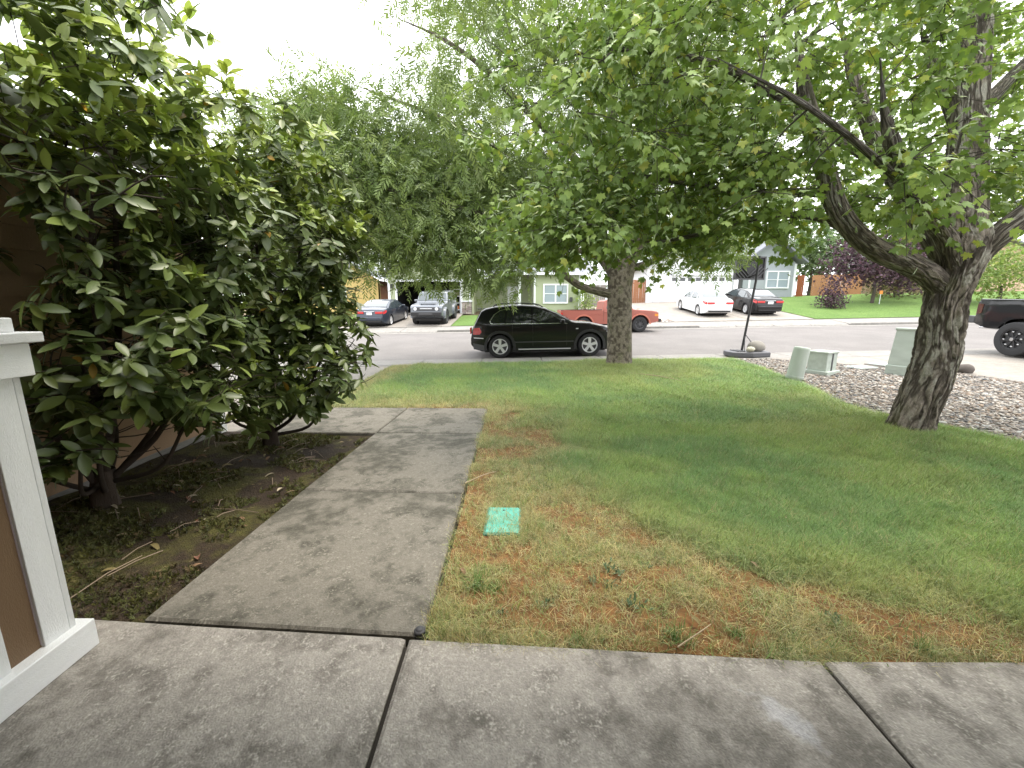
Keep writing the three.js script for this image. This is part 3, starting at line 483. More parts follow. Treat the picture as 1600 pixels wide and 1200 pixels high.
rhododendron('taller rhododendron with large dark leaves directly behind the porch column', -3.12, 2.92,
  [[360, [-2.85, 2.4, 2.85], [.85, 1.15, .85], .5], [190, [-2.55, 1.3, 2.8], [.85, .6, .7], .3], [44, [-2.85, .75, 2.4], [.45, .35, .3], 0], [70, [-2.4, .8, 3.4], [.45, .38, .6], 0], [60, [-2.4, 3.2, 3.1], [.5, .5, .5], 0], [120, [-2.75, 3.05, 2.6], [.75, .75, .6], 0], [110, [-2.2, 1.95, 3.2], [.45, .85, .5], 0]],
  [[.1, 2.6, .1, .03], [.6, 2.2, -.3, .028], [-.25, 2.5, -.4, .03], [.7, 1.6, .4, .025], [.5, 1.2, -.45, .022], [-.3, 1.5, .5, .025], [.3, 2.9, .3, .03], [.85, .8, .1, .02], [-.1, 1.0, -.6, .02], [.45, 2.0, .65, .026], [.3, .55, -.5, .018]], 420,
  p => p.x > -3.5 && -p.z > 1.95 && !(p.x < -2.55 && -p.z < 2.75 && p.y > 1.2 && p.y < 2.25) && !(p.x > -1.95 && p.y < 1.7) && !(-p.z < 2.3 && p.x > -2.1));
rhododendron('rounder rhododendron beside the bend of the concrete walk', -2.78, 4.5,
  [[420, [-2.45, 2.05, 4.35], [.92, 1.2, .75], .5], [230, [-2.15, 1.15, 4.3], [.68, .75, .65], .3], [90, [-2.0, 2.4, 4.5], [.5, .65, .5], 0], [40, [-2.25, .55, 4.2], [.4, .25, .3], 0], [60, [-2.95, 1.2, 4.1], [.4, .6, .4], 0], [90, [-2.45, 3.1, 4.35], [.75, .5, .55], 0], [90, [-2.9, 2.5, 4.0], [.5, .9, .45], 0]],
  [[.1, 2.5, 0, .03], [.7, 2.2, -.1, .028], [-.3, 2.3, -.3, .03], [.85, 1.4, .1, .026], [.8, .9, -.2, .024], [-.25, 1.4, .2, .024], [.5, 2.6, .2, .028], [.95, .75, .15, .022], [.3, 1.5, -.5, .022], [-.4, 1.2, -.5, .02]], 420,
  p => p.x > -3.5 && p.x < -1.38);

// ---- grass
{
  const blade = (h, lean, az, w) => { const pos = [], n = 3, c = Math.cos(az), s = Math.sin(az); for (let i = 0; i <= n; i++) { const t = i / n, r = lean * t * t, y = h * t * (1 - .25 * lean / h * t), ww = w * (1 - t * .9); pos.push(c * r - s * ww, y, s * r + c * ww, c * r + s * ww, y, s * r - c * ww); } const idx = []; for (let i = 0; i < n; i++) { const a = i * 2; idx.push(a, a + 1, a + 2, a + 1, a + 3, a + 2); } return geoFrom(pos, idx, new Array(16).fill(0)); };
  const tuft = (n, h0, h1, lean, spread, w) => { const l = []; for (let i = 0; i < n; i++) { const g = blade(R(h0, h1), R(.3, 1) * lean, R(0, 6.28), w * R(.7, 1.2)); g.translate(R(-spread, spread), 0, R(-spread, spread)); l.push(g); } return merge(l); };
  const kinds = [tuft(10, .04, .09, .09, .05, .0021), tuft(10, .035, .08, .1, .055, .002), tuft(7, .015, .05, .07, .05, .002), tuft(20, .035, .085, .1, .085, .0028), tuft(5, .02, .045, .14, .06, .0024)];
  const lists = [[], [], [], [], []];
  const put = (x, d, far) => {
    const dr = clamp(dryness(x, d) + gauss() * .22), ru = rust(x, d), q = Math.hypot(x - 4.8, d - 4.75);
    if (ru > .3 && rnd() < ru * .8) return; if (dr > .5 && rnd() < .3) return; if (q < .24 || Math.hypot(x - 2.83, d - 10.75) < .34) return;
    const gn = fbm(x * 1.6 + 3, d * 1.6, 5, 0, 901) + gauss() * .1, g2 = fbm(x * .5 + 8, d * .5, 3, 0, 905);
    let c = mix3([.25, .375, .088], [.175, .31, .085], smooth(.35, .62, gn)); c = mix3(c, [.37, .42, .12], smooth(.48, .68, g2) * .6);
    c = mix3(c, rnd() > .3 ? (rnd() > .5 ? [.66, .56, .3] : [.45, .35, .15]) : [.24, .33, .1], dr * R(.6, 1)); if (rnd() < .07) c = [.46, .4, .2];
    const k = far ? 3 : dr > .45 && rnd() < .55 ? (rnd() < .45 ? 4 : 2) : rnd() > .5 ? 0 : 1; const az = dr > .4 ? R(0, 6.28) : .9 + gauss() * 1.1;
    const tilt = new THREE.Quaternion().setFromAxisAngle(V(Math.sin(az), 0, -Math.cos(az)), R(0, .5)); tilt.multiply(new THREE.Quaternion().setFromAxisAngle(UPV, R(0, 6.28)));
    lists[k].push({ p: V(x, lawnH(x, d) - .004, -d), q: tilt, s: R(.75, 1.25) * (dr > .5 ? .85 : .65 + .8 * fbm(x * 4, d * 4, 3, 0, 911)), c: jitter(c, .36) });
  };
  const scatter = (n, x0, x1, d0, d1, far) => { for (let i = 0; i < n; i++) { const x = R(x0, x1), d = R(d0, d1); if (Math.abs(x) > d * 1.35 + 1.0) continue; if (insidePoly(lawnPoly, x, d)) put(x, d, far); } };
  scatter(44000, -.4, 4.6, 1.5, 3.2); scatter(46000, -.6, 6, 3.2, 5.2); scatter(40000, -3.5, 6, 5.2, 8, true); scatter(54000, -3.6, 6.6, 8, 11.95, true);
  for (let i = 0; i < 900; i++) { const a = R(0, 6.283), q = R(.24, .5); put(4.8 + Math.cos(a) * q, 4.75 + Math.sin(a) * q); put(2.83 + Math.cos(a) * (q + .08), 10.75 + Math.sin(a) * (q + .08), true); }
  // overhanging fringe at the concrete edges
  for (let i = 0; i < 2600; i++) { const x = R(-.38, 5); put(x, pe(x) + Math.abs(gauss()) * .035 + .012); if (i < 1500) put(-.385 + Math.abs(gauss()) * .03, R(1.66, 6.3)); }
  const gr = new THREE.Group(); gr.name = 'grass'; gr.userData = { kind: 'stuff', label: 'short green grass of the front lawn with straw-dry patches by the walk', category: 'grass' }; scene.add(gr);
  lists.forEach((l, i) => swarm('blades', kinds[i], M.grass, l, gr));
  // low weeds in the dry patch
  const wl = ellLeaf(.2, .25, .25, 4); let wi = 0;
  const wl_names = ['broad-leaved weed clump in the middle of the dry lawn patch', 'broad-leaved weed just nearer than the middle weed clump of the dry patch', 'grey-green weed clump between the dry patch middle and the porch edge', 'small weed just left of the middle weed clump of the dry patch', 'bright green grass tuft in the rusty patch nearest the walk', 'smaller green grass tuft right of the bright tuft near the walk', 'small grey-green weed in the rusty moss between walk tuft and weed clumps', 'small grey-green weed nearest the rusty corner by the sprinkler', 'small weed right of and beyond the middle weed clump', 'green grass tuft at the porch edge near the thin twig', 'green grass tuft at the porch edge in the rusty patch', 'small weed by the lawn side of the turquoise valve box', 'small weed near the right end of the porch joint', 'grass tuft at the porch edge right of the thin twig', 'grass tuft at the porch edge under the far right of the lawn'];
  for (const [px, py, s, kind] of [[960, 890, 1, 0], [955, 912, .8, 0], [990, 943, .9, 0], [925, 905, .6, 0], [745, 912, 1.3, 1], [775, 918, .8, 1], [855, 940, .6, 0], [785, 955, .6, 0], [1010, 880, .5, 0], [1055, 995, 1.1, 1], [905, 1000, .7, 1], [855, 755, .7, 0], [1300, 965, .7, 0], [1150, 990, .7, 1], [1440, 1012, .9, 1]]) {
    const r = ray(px, py), kk = EYE / -r[1], x = r[0] * kk, d = r[2] * kk, t = thing('weed', null, 'weed', [x, lawnH(x, d), -d], R(0, 6), 'weeds in the dry part of the lawn');
    if (kind) part('blades', merge(Array.from({ length: 60 }, () => blade(R(.04, .1), R(.03, .09), R(0, 6.28), .0022).translate(gauss() * .05, 0, gauss() * .05))).scale(s, s, s), tint(M.grass, [.13, .24, .045]), t);
    else part('leaves', merge(Array.from({ length: 26 }, () => { const g = wl.clone(), q = R(.022, .042); g.scale(q, q, q); g.rotateX(R(.5, 1.5)); g.rotateY(R(0, 6.28)); g.translate(gauss() * .05, R(.008, .03), gauss() * .05); return g; })).scale(s, s, s), tint(M.grass, [.12, .19, .09]), t);
    t.children[0].userData.kind = 'stuff'; t.userData.label = wl_names[wi++];
  }
}
// ---------------------------------------------------------------- vehicles: x runs from tail (0) to nose (L), y up, z across
function wheelGeos(r, w, style) {
  const rr = style === 'off' ? r * .6 : r * .68, lat = (pts) => new THREE.LatheGeometry(pts.map(p => new THREE.Vector2(...p)), 36).rotateX(Math.PI / 2);
  const tyre = lat([[rr, -w / 2 + .01], [rr + .02, -w / 2], [r - .03, -w / 2 + .004], [r - .004, -w / 2 + .03], [r, -w * .2], [r, w * .2], [r - .004, w / 2 - .03], [r - .03, w / 2 - .004], [rr + .02, w / 2], [rr, w / 2 - .01], [rr, -w / 2 + .01]]);
  const parts = [lat([[rr, w / 2 - .012], [rr - .012, w / 2 - .004], [rr - .028, w / 2 - .02], [rr - .03, -w / 2 + .03]])];
  const n = style === 'off' ? 8 : style === 'ten' ? 10 : 5;
  for (let k = 0; k < n; k++) { const g = new THREE.BoxGeometry(rr * .92, n > 5 ? .035 : .075, .03); const p = g.attributes.position; for (let i = 0; i < p.count; i++) if (p.getX(i) > 0 && n === 5) p.setY(i, p.getY(i) * 1.35); g.translate(rr * .47, 0, w / 2 - .035); g.rotateZ(k / n * Math.PI * 2 + .3); parts.push(g); }
  parts.push(new THREE.CylinderGeometry(.055, .06, .04, 16).rotateX(Math.PI / 2).translate(0, 0, w / 2 - .03));
  const back = new THREE.CylinderGeometry(rr - .02, rr - .02, .02, 28).rotateX(Math.PI / 2).translate(0, 0, w / 2 - .09);
  return { tyre, rim: merge(parts), back };
}
function makeCar(name, label, category, p) {
  const t = thing(name, label, category), L = p.L, hwMax = p.W / 2, top = x => lin(p.top, x), belt = p.belt, roof = p.H;
  const arch = p.arch ?? p.r + .05, wy = p.r;
  const bot = x => { let y = lin(p.under ?? [[0, p.gc + .14], [.25, p.gc], [L - .3, p.gc], [L, p.gc + .1]], x); for (const w of p.wheels) { const q = Math.abs(x - w); if (q < arch) y = Math.max(y, wy + Math.sqrt(arch * arch - q * q)); } return Math.min(y, top(x) - .03); };
  const plan = x => { const k = p.round ?? .13, rr = p.roundLen ?? .75; const e = Math.min(x, L - x); return e < rr ? 1 - k * (1 - e / rr) ** 2.2 : 1; };
  const hw = (x, y) => { let s = y < belt ? 1 - .07 * ((belt * .72 - y) / belt) ** 2 * (y < belt * .72 ? 1 : .6) : 1 - .011 - (p.tumble ?? .2) * Math.pow((y - belt) / (roof - belt), 1.1); return hwMax * plan(x) * s; };
  // body skin
  const xs = new Set(); for (let i = 0; i <= 64; i++) xs.add(L * i / 64); for (const q of p.top) xs.add(q[0]); for (const w of p.wheels) for (let i = 0; i <= 18; i++) { const a = Math.PI * i / 18; xs.add(w + Math.cos(a) * arch * .9999); } for (const w of p.wheels) { xs.add(w - arch - .001); xs.add(w + arch + .001); } if (p.bed) { xs.add(p.bed[0] - .002); xs.add(p.bed[0]); xs.add(p.bed[1]); xs.add(p.bed[1] + .002); }
  const X = [...xs].filter(x => x >= 0 && x <= L).sort((a, b) => a - b), NS = 12, NC = 5, NT = 5, ring = [];
  const section = x => {
    const b = bot(x), tt = top(x), r = Math.min(p.edge ?? .09, (tt - b) * .45), pts = [[0, b]], inBed = p.bed && x >= p.bed[0] && x <= p.bed[1];
    for (let i = 0; i < NS; i++) { const y = lerp(b, tt - r, i / (NS - 1)); pts.push([hw(x, y), y]); }
    if (inBed) { const z = hw(x, tt - r); for (const q of [[z, tt - .01], [z - .02, tt], [z - .07, tt], [z - .075, tt - .02], [z - .08, p.bed[2]], [z * .6, p.bed[2]], [z * .4, p.bed[2]], [z * .3, p.bed[2]], [z * .2, p.bed[2]], [0, p.bed[2]]]) pts.push(q); return pts; }
    const z0 = hw(x, tt - r), rz = Math.min(r * 1.2, z0 * .5); for (let i = 1; i <= NC; i++) { const a = i / NC * Math.PI / 2; pts.push([z0 - rz * (1 - Math.cos(a)), tt - r + r * Math.sin(a) * .86]); }
    const zc = z0 - rz; for (let i = 1; i <= NT; i++) { const z = zc * (1 - i / NT); pts.push([z, tt - r * .14 + r * .14 * (1 - (z / zc) ** 2)]); } return pts;
  };
  const pos = [], idx = [], N = 1 + NS + NC + NT;
  X.forEach(x => section(x).forEach(([z, y]) => pos.push(x, y, z)));
  for (let i = 0; i < X.length - 1; i++) for (let k = 0; k < N - 1; k++) { const a = i * N + k, b = a + N; idx.push(a, b, a + 1, a + 1, b, b + 1); }
  for (const [i, rev] of [[0, 0], [X.length - 1, 1]]) { const c = pos.length / 3, s = section(X[i]); pos.push(X[i] + (rev ? .03 : -.03), (s[0][1] + s[N - 1][1]) / 2, 0); for (let k = 0; k < N - 1; k++) rev ? idx.push(c, i * N + k + 1, i * N + k) : idx.push(c, i * N + k, i * N + k + 1); }
  let half = geoFrom(pos, idx); const other = half.clone(); other.scale(1, 1, -1); const id = other.index.array; for (let i = 0; i < id.length; i += 3) { const q = id[i]; id[i] = id[i + 1]; id[i + 1] = q; } other.computeVertexNormals();
  const bodyG = mergeGeometries([half, other]);
  const cen = g => g.translate(-L / 2, 0, 0);
  part('body', cen(toCreasedNormals(bodyG, .55)), p.paint, t);
  // pieces laid on the skin
  const sideG = (poly, off = .006, sd = 1, thick = .012) => { // polygon in (x, y), draped on the flank, with a rim
    const fine = []; for (let i = 0; i < poly.length; i++) { const a = poly[i], b = poly[(i + 1) % poly.length]; for (let k = 0; k < 4; k++) fine.push([lerp(a[0], b[0], k / 4), lerp(a[1], b[1], k / 4)]); }
    const ps = [], ix = [], tri = THREE.ShapeUtils.triangulateShape(fine.map(q => new THREE.Vector2(...q)), []), n = fine.length; fine.forEach(([x, y]) => ps.push(x, y, (hw(x, y) + off) * sd)); fine.forEach(([x, y]) => ps.push(x, y, (hw(x, y) + off - thick) * sd));
    for (const [a, b, c] of tri) sd > 0 ? ix.push(a, b, c) : ix.push(a, c, b); for (let i = 0; i < n; i++) { const j = (i + 1) % n; ix.push(i, i + n, j, j, i + n, j + n); } return toCreasedNormals(geoFrom(ps, ix), .4).translate(-L / 2, 0, 0);
  };
  const both = (nm, poly, mat, off, thick) => { for (const sd of [1, -1]) part(nm, sideG(poly, off, sd, thick), mat, t); };
  const topG = (x0, x1, f0, f1, off = .006) => { const ps = [], ix = [], nx = 10, nz = 10; for (let i = 0; i <= nx; i++) for (let k = 0; k <= nz; k++) { const x = lerp(x0, x1, i / nx), y = top(x), z0 = hw(x, y - .05), z = lerp(-1, 1, k / nz) * z0 * lerp(f0, f1, i / nx); const dy = (top(x + .02) - top(x - .02)) / .04, l = Math.hypot(1, dy); ps.push(x - dy / l * off * 2, y + off * 2 / l * 1 - .006 * (k === 0 || k === nz ? 1 : 0), z); } for (let i = 0; i < nx; i++) for (let k = 0; k < nz; k++) { const a = i * (nz + 1) + k, b = a + nz + 1; ix.push(a, a + 1, b, a + 1, b + 1, b); } return geoFrom(ps, ix).translate(-L / 2, 0, 0); };
  const end = (nm, front, z, y, w, h, mat, o = 0, d = .05, r = .012) => part(nm, rbox(d, h, w, (front ? L : 0) - L / 2 + (front ? 1 : -1) * (o - d / 2 + .03), y, z, r), mat, t);
  for (const w of p.windows) both('side_window', w, p.glass ?? M.glassCar, .005);
  if (p.shield) part('windscreen', topG(...p.shield, .9, .95, .006), p.frontGlass ?? M.glassCar, t);
  if (p.rearGlass) part('rear_window', topG(...p.rearGlass, .84, .9, .006), p.glass ?? M.glassCar, t);
  for (const x of p.doors ?? []) both('door_gap', [[x, p.gc + .16], [x + .012, p.gc + .16], [x + .012, belt - .02], [x, belt - .02]], M.black, .0015, .006);
  for (const [x, y] of p.handles ?? []) for (const s of [1, -1]) part('door_handle', rbox(.2, .03, .03, x - L / 2, y, s * (hw(x, y) + .012), .012), p.handleMat ?? p.paint, t);
  if (p.mirror) for (const s of [1, -1]) part('mirror', rbox(.14, .14, .2, p.mirror[0] - L / 2, p.mirror[1], s * (hw(p.mirror[0], p.mirror[1]) + .12), .05, 3), p.paint, t);
  const wg = wheelGeos(p.r, p.tw ?? .23, p.style);
  for (const w of p.wheels) for (const s of [1, -1]) {
    const wh = new THREE.Group(); wh.name = 'wheel'; wh.position.set(w - L / 2, p.r, s * (hwMax - (p.tw ?? .23) / 2 - (p.inset ?? .015))); if (s < 0) wh.rotation.y = Math.PI; t.add(wh);
    part('tyre', wg.tyre, M.rubber, wh); part('rim', wg.rim, p.rimMat ?? M.alloy, wh); part('brake_disc', wg.back, M.darkgrey, wh);
  }
  for (const w of p.wheels) part('wheel_housing', cen(new THREE.CylinderGeometry(arch - .006, arch - .006, p.W - 2 * (p.tw ?? .23) - .12, 28).rotateX(Math.PI / 2).translate(w, wy, 0)), M.black, t);
  part('underbody', box(L * .82, .12, p.W * .8, 0, p.gc + .02, 0), M.black, t);
  return { t, both, end, sideG, hw, top, L, topG };
}
// set a car on the land: x, d of its centre, turn, and the slope under it
function setCar(c, x, d, turn, hf) { const f = V(Math.cos(turn), 0, -Math.sin(turn)), s = 1.3, a = hf(x + f.x * s, d - f.z * s), b = hf(x - f.x * s, d + f.z * s); c.t.position.set(x, (a + b) / 2 + .004, -d); c.t.rotation.order = 'YZX'; c.t.rotation.set(0, turn, Math.atan2(a - b, 2 * s)); }
const NORTH = Math.PI / 2; // nose away from the camera

{ // black SUV at the near kerb
  const p = { L: 4.85, W: 1.93, H: 1.72, r: .375, gc: .22, belt: 1.09, wheels: [.95, 3.88], paint: M.paintBlack, glass: M.glassDark, tumble: .17, tw: .27, arch: .43, edge: .1,
    top: [[0, .72], [.03, .85], [.06, 1.0], [.14, 1.14], [.3, 1.44], [.36, 1.55], [.5, 1.62], [.8, 1.68], [1.3, 1.715], [1.7, 1.72], [2.1, 1.69], [2.45, 1.61], [2.8, 1.455], [3.3, 1.185], [3.45, 1.15], [3.9, 1.12], [4.3, 1.03], [4.6, .9], [4.78, .76], [4.85, .6]], under: [[0, .46], [.12, .3], [.4, .22], [4.4, .22], [4.7, .27], [4.85, .4]],
    windows: [[[.72, 1.15], [1.02, 1.13], [1.1, 1.13], [1.16, 1.52], [.98, 1.5], [.8, 1.38], [.68, 1.22]], [[1.15, 1.13], [1.36, 1.13], [1.36, 1.55], [1.22, 1.54]], [[1.4, 1.13], [1.97, 1.13], [1.97, 1.58], [1.4, 1.56]], [[2.05, 1.13], [2.98, 1.13], [2.83, 1.24], [2.5, 1.46], [2.3, 1.54], [2.05, 1.57]]],
    shield: [2.52, 3.26], rearGlass: [.12, .33], doors: [1.36, 2.02, 3.12], handles: [[1.5, .98], [2.2, .98]], mirror: [2.98, 1.16] };
  const c = makeCar('suv', 'black SUV with silver star wheels and roof rails parked at the near kerb', 'suv', p);
  c.both('window_trim', [[.62, 1.2], [.66, 1.12], [.72, 1.1], [3.15, 1.085], [3.15, 1.1], [.74, 1.118], [.69, 1.14], [.66, 1.2], [.8, 1.4], [1.0, 1.535], [1.3, 1.58], [1.3, 1.595], [.98, 1.55], [.77, 1.41]], M.chrome, .011, .01);
  c.both('sill_trim', [[1.55, .265], [3.25, .265], [3.25, .295], [1.55, .295]], M.alloy, .05, .05);
  c.both('side_moulding', [[1.45, .5], [3.35, .5], [3.35, .525], [1.45, .525]], M.darkgrey, .012, .012);
  for (const w of p.wheels) { const a = []; for (let i = 0; i <= 14; i++) { const q = Math.PI * (i / 14 * 1.16 - .08); a.push([w + Math.cos(q) * .52, .375 + Math.sin(q) * .52]); } for (let i = 14; i >= 0; i--) { const q = Math.PI * (i / 14 * 1.16 - .08); a.push([w + Math.cos(q) * .435, .375 + Math.sin(q) * .435]); } c.both('wheel_arch_trim', a, M.black, .014, .02); }
  for (const s of [1, -1]) { const y = q => c.top(q) + .045, z = q => s * (c.hw(q, c.top(q)) - .1); part('roof_rail', tube(curve([.75, .85, 1.3, 1.8, 2.2, 2.38].map((q, i) => V(q - p.L / 2, i === 0 || i === 5 ? c.top(q) - .01 : y(q), z(q))), 20), () => .016, 8), M.black, c.t); }
  part('roof_spoiler', rbox(.3, .035, 1.25, .38 - p.L / 2, 1.6, 0, .015), p.paint, c.t);
  c.both('tail_light', [[.075, .78], [.1, .98], [.3, 1.0], [.36, .86], [.3, .78]], M.redLight, .008);
  for (const s of [1, -1]) { c.end('tail_light', false, s * .62, .9, .3, .2, M.redLight, .0); c.end('head_lamp', true, s * .62, .75, .36, .13, M.clearLight, -.06); }
  c.both('head_lamp', [[4.42, .8], [4.72, .68], [4.7, .76], [4.5, .93]], M.clearLight, .008);
  c.both('side_repeater', [[3.42, .9], [3.5, .9], [3.5, .93], [3.42, .93]], M.clearLight, .008); c.both('rear_bumper_trim', [[.08, .3], [.45, .25], [.45, .42], [.06, .5]], M.darkgrey, .006); c.both('rear_reflector', [[.1, .66], [.42, .64], [.42, .665], [.1, .685]], M.alloy, .008); c.both('fuel_flap', [[.5, .76], [.66, .76], [.68, .82], [.66, .9], [.5, .9], [.48, .82]], p.paint, .004);
  end_grille(c, p, .72, .25);
  setCar(c, at(850, 520, 14.55).x - .04, 14.32, 0, roadH);
}
function end_grille(c, p, y, h) { c.end('grille', true, 0, y, .7, h, M.black, -.03); c.end('number_plate', false, 0, .8, .32, .13, M.plate, .012, .03, .004); }
function sedan(name, label, k, paintM, style, x, d, turn) {
  const p = { L: 4.7 * k, W: 1.8, H: 1.455, r: .325, gc: .18, belt: .93, wheels: [.98 * k, 3.7 * k], paint: paintM, tumble: .24, tw: .21, arch: .37, edge: .09, style, round: .16,
    top: [[0, .66], [.03, .86], [.1, 1.0], [.2, 1.045], [.45, 1.075], [.78, 1.1], [1.15, 1.27], [1.5, 1.395], [1.9, 1.447], [2.3, 1.455], [2.7, 1.41], [3.05, 1.26], [3.5, 1.03], [3.7, .985], [4.2, .89], [4.5, .77], [4.66, .64], [4.7, .5]].map(q => [q[0] * k, q[1]]), under: [[0, .38], [.1, .27], [.5, .18], [4.2, .18], [4.7, .3]].map(q => [q[0] * k, q[1]]),
    windows: [[[.98, 1.02], [1.28, .985], [1.3, 1.27], [1.2, 1.22]], [[1.34, .985], [2.12, .975], [2.12, 1.385], [1.75, 1.38], [1.4, 1.31]], [[2.2, .975], [3.25, .965], [3.0, 1.15], [2.7, 1.31], [2.45, 1.375], [2.2, 1.385]]].map(w => w.map(q => [q[0] * k, q[1]])),
    shield: [2.72 * k, 3.48 * k], rearGlass: [.8 * k, 1.5 * k], doors: [1.25 * k, 2.16 * k, 3.22 * k], handles: [[1.45 * k, .86], [2.35 * k, .86]], mirror: [3.1 * k, 1.0] };
  const c = makeCar(name, label, 'car', p);
  c.both('tail_light', [[.05, .76], [.03, .9], [.3, .97], [.42, .93], [.3, .82]], M.redLight, .009);
  for (const s of [1, -1]) { c.end('tail_light', false, s * .55, .85, .42, .12, M.redLight, .012); c.end('head_lamp', true, s * .56, .66, .34, .11, M.clearLight, -.03); }
  c.both('head_lamp', [[4.28 * k, .68], [4.6 * k, .58], [4.6 * k, .66], [4.3 * k, .8]], M.clearLight, .009);
  c.end('number_plate', false, 0, .8, .32, .15, M.plate, .016, .03, .004); c.end('rear_bumper', false, 0, .5, 1.42, .2, p.paint, .035, .1, .05); c.end('grille', true, 0, .5, .9, .16, M.black, -.0);
  c.end('boot_trim', false, 0, .915, .6, .03, paintM === M.paintWhite ? M.chrome : M.chrome, .016, .03, .01); c.end('diffuser', false, 0, .36, 1.3, .1, M.black, .01, .06, .02);
  setCar(c, x, d, turn, farH); return c;
}
sedan('sedan', 'white sedan parked tail out on the driveway across the street', 1, M.paintWhite, 'ten', at(1114, 480, 27.1).x - .7, 27.2, NORTH);
sedan('sedan', 'black sedan parked tail out beside the white one across the street', 1.03, M.paintBlack, 'ten', at(1184, 480, 27.3).x - .75, 27.3, NORTH);
sedan('sedan', 'dark blue sedan parked tail out beside the grey off-roader across the street', 1.04, M.paintBlue, 'ten', at(600, 500, 26.2).x + .15, 26.0, NORTH - .05);
{ // boxy grey off-roader, nose to the street
  const p = { L: 4.4, W: 1.9, H: 1.84, r: .41, gc: .3, belt: 1.22, wheels: [.85, 3.5], paint: M.paintGrey, tumble: .1, tw: .28, inset: -.06, arch: .48, edge: .06, round: .05, roundLen: .4, style: 'off', rimMat: M.darkgrey,
    top: [[0, .9], [.02, 1.3], [.1, 1.78], [.2, 1.82], [1.2, 1.84], [2.3, 1.83], [2.5, 1.78], [2.9, 1.29], [3.0, 1.25], [4.1, 1.19], [4.3, 1.15], [4.38, 1.05], [4.4, .8]], under: [[0, .55], [.3, .36], [3.9, .36], [4.4, .62]],
    windows: [[[.25, 1.28], [1.05, 1.28], [1.05, 1.7], [.3, 1.7]], [[1.12, 1.28], [1.85, 1.28], [1.85, 1.72], [1.12, 1.72]], [[1.93, 1.28], [2.75, 1.28], [2.48, 1.68], [1.93, 1.72]]], shield: [2.53, 2.88], rearGlass: [.03, .09], doors: [1.08, 1.89, 2.8], handles: [[1.2, 1.1], [2.05, 1.1]], mirror: [2.7, 1.32] };
  const c = makeCar('off_road_suv', 'grey boxy off-roader facing the street in the open garage driveway', 'suv', p);
  for (const w of p.wheels) { const a = []; for (let i = 0; i <= 12; i++) { const q = Math.PI * i / 12; a.push([w + Math.cos(q) * .6, .41 + Math.sin(q) * .6]); } for (let i = 12; i >= 0; i--) { const q = Math.PI * i / 12; a.push([w + Math.cos(q) * .48, .41 + Math.sin(q) * .48]); } c.both('wheel_flare', a, M.paintGrey, .09, .1); }
  c.end('grille', true, 0, .98, 1.5, .2, M.darkgrey, .02, .06); c.end('grille_lettering', true, 0, .99, .7, .05, M.clearLight, .035, .04, .01);
  for (const s of [1, -1]) { part('head_lamp', new THREE.CylinderGeometry(.1, .1, .05, 24).rotateZ(Math.PI / 2).translate(p.L / 2 + .045, .98, s * .62), M.clearLight, c.t); c.end('tow_hook', true, s * .5, .6, .06, .08, M.black, .14, .06); }
  c.end('front_bumper', true, 0, .7, 1.75, .2, M.black, .15, .24, .03); c.end('bumper_insert', true, 0, .7, .8, .1, M.darkgrey, .16, .04);
  part('hood_ridge', rbox(.9, .03, .9, 3.6 - p.L / 2, 1.235, 0, .014), p.paint, c.t);
  setCar(c, at(674, 500, 25.6).x + .2, 26.1, -NORTH - .06, farH);
}
{ // faded red pickup at the far kerb
  const p = { L: 4.75, W: 1.72, H: 1.6, r: .37, gc: .38, belt: 1.1, wheels: [1.12, 3.85], paint: M.paintRed, tumble: .14, tw: .25, arch: .45, edge: .05, round: .06, roundLen: .4, style: 'off', rimMat: M.darkgrey, bed: [.04, 2.0, .78],
    top: [[0, 1.1], [2.0, 1.1], [2.03, 1.1], [2.1, 1.5], [2.2, 1.57], [2.6, 1.6], [2.95, 1.56], [3.1, 1.48], [3.5, 1.12], [3.6, 1.1], [4.4, 1.04], [4.68, .98], [4.75, .8]], under: [[0, .5], [.3, .42], [4.4, .42], [4.75, .5]],
    windows: [[[2.2, 1.15], [2.98, 1.15], [3.32, 1.15], [3.02, 1.46], [2.28, 1.49]]], shield: [3.11, 3.47], doors: [2.06, 3.38], handles: [[2.2, 1.0]], mirror: [3.22, 1.18] };
  const c = makeCar('pickup_truck', 'faded red pickup with open bed parked along the far kerb', 'pickup truck', p);
  for (const w of p.wheels) { const a = []; for (let i = 0; i <= 12; i++) { const q = Math.PI * i / 12; a.push([w + Math.cos(q) * .52, .37 + Math.sin(q) * .52]); } for (let i = 12; i >= 0; i--) { const q = Math.PI * i / 12; a.push([w + Math.cos(q) * .455, .37 + Math.sin(q) * .455]); } c.both('wheel_arch_trim', a, std([.5, .16, .11], .5), .02, .03); }
  c.both('bed_rail', [[.02, 1.085], [2.0, 1.085], [2.0, 1.115], [.02, 1.115]], M.black, .004, .05);
  c.both('body_crease', [[.05, .86], [4.6, .86], [4.6, .872], [.05, .872]], std([.5, .14, .1], .5), .004, .006);
  c.end('front_bumper', true, 0, .55, 1.6, .16, M.black, .12, .16, .03); c.end('rear_bumper', false, 0, .52, 1.6, .14, M.black, .1, .14, .03); c.end('grille', true, 0, .82, 1.4, .2, M.black, .0);
  c.both('turn_lamp', [[4.55, .75], [4.72, .75], [4.72, .86], [4.55, .86]], M.orange, .006); c.both('tail_light', [[.01, .75], [.1, .75], [.1, .98], [.01, .98]], M.redLight, .006);
  setCar(c, at(951, 505, 21.2).x - .2, 20.95, 0, roadH);
}
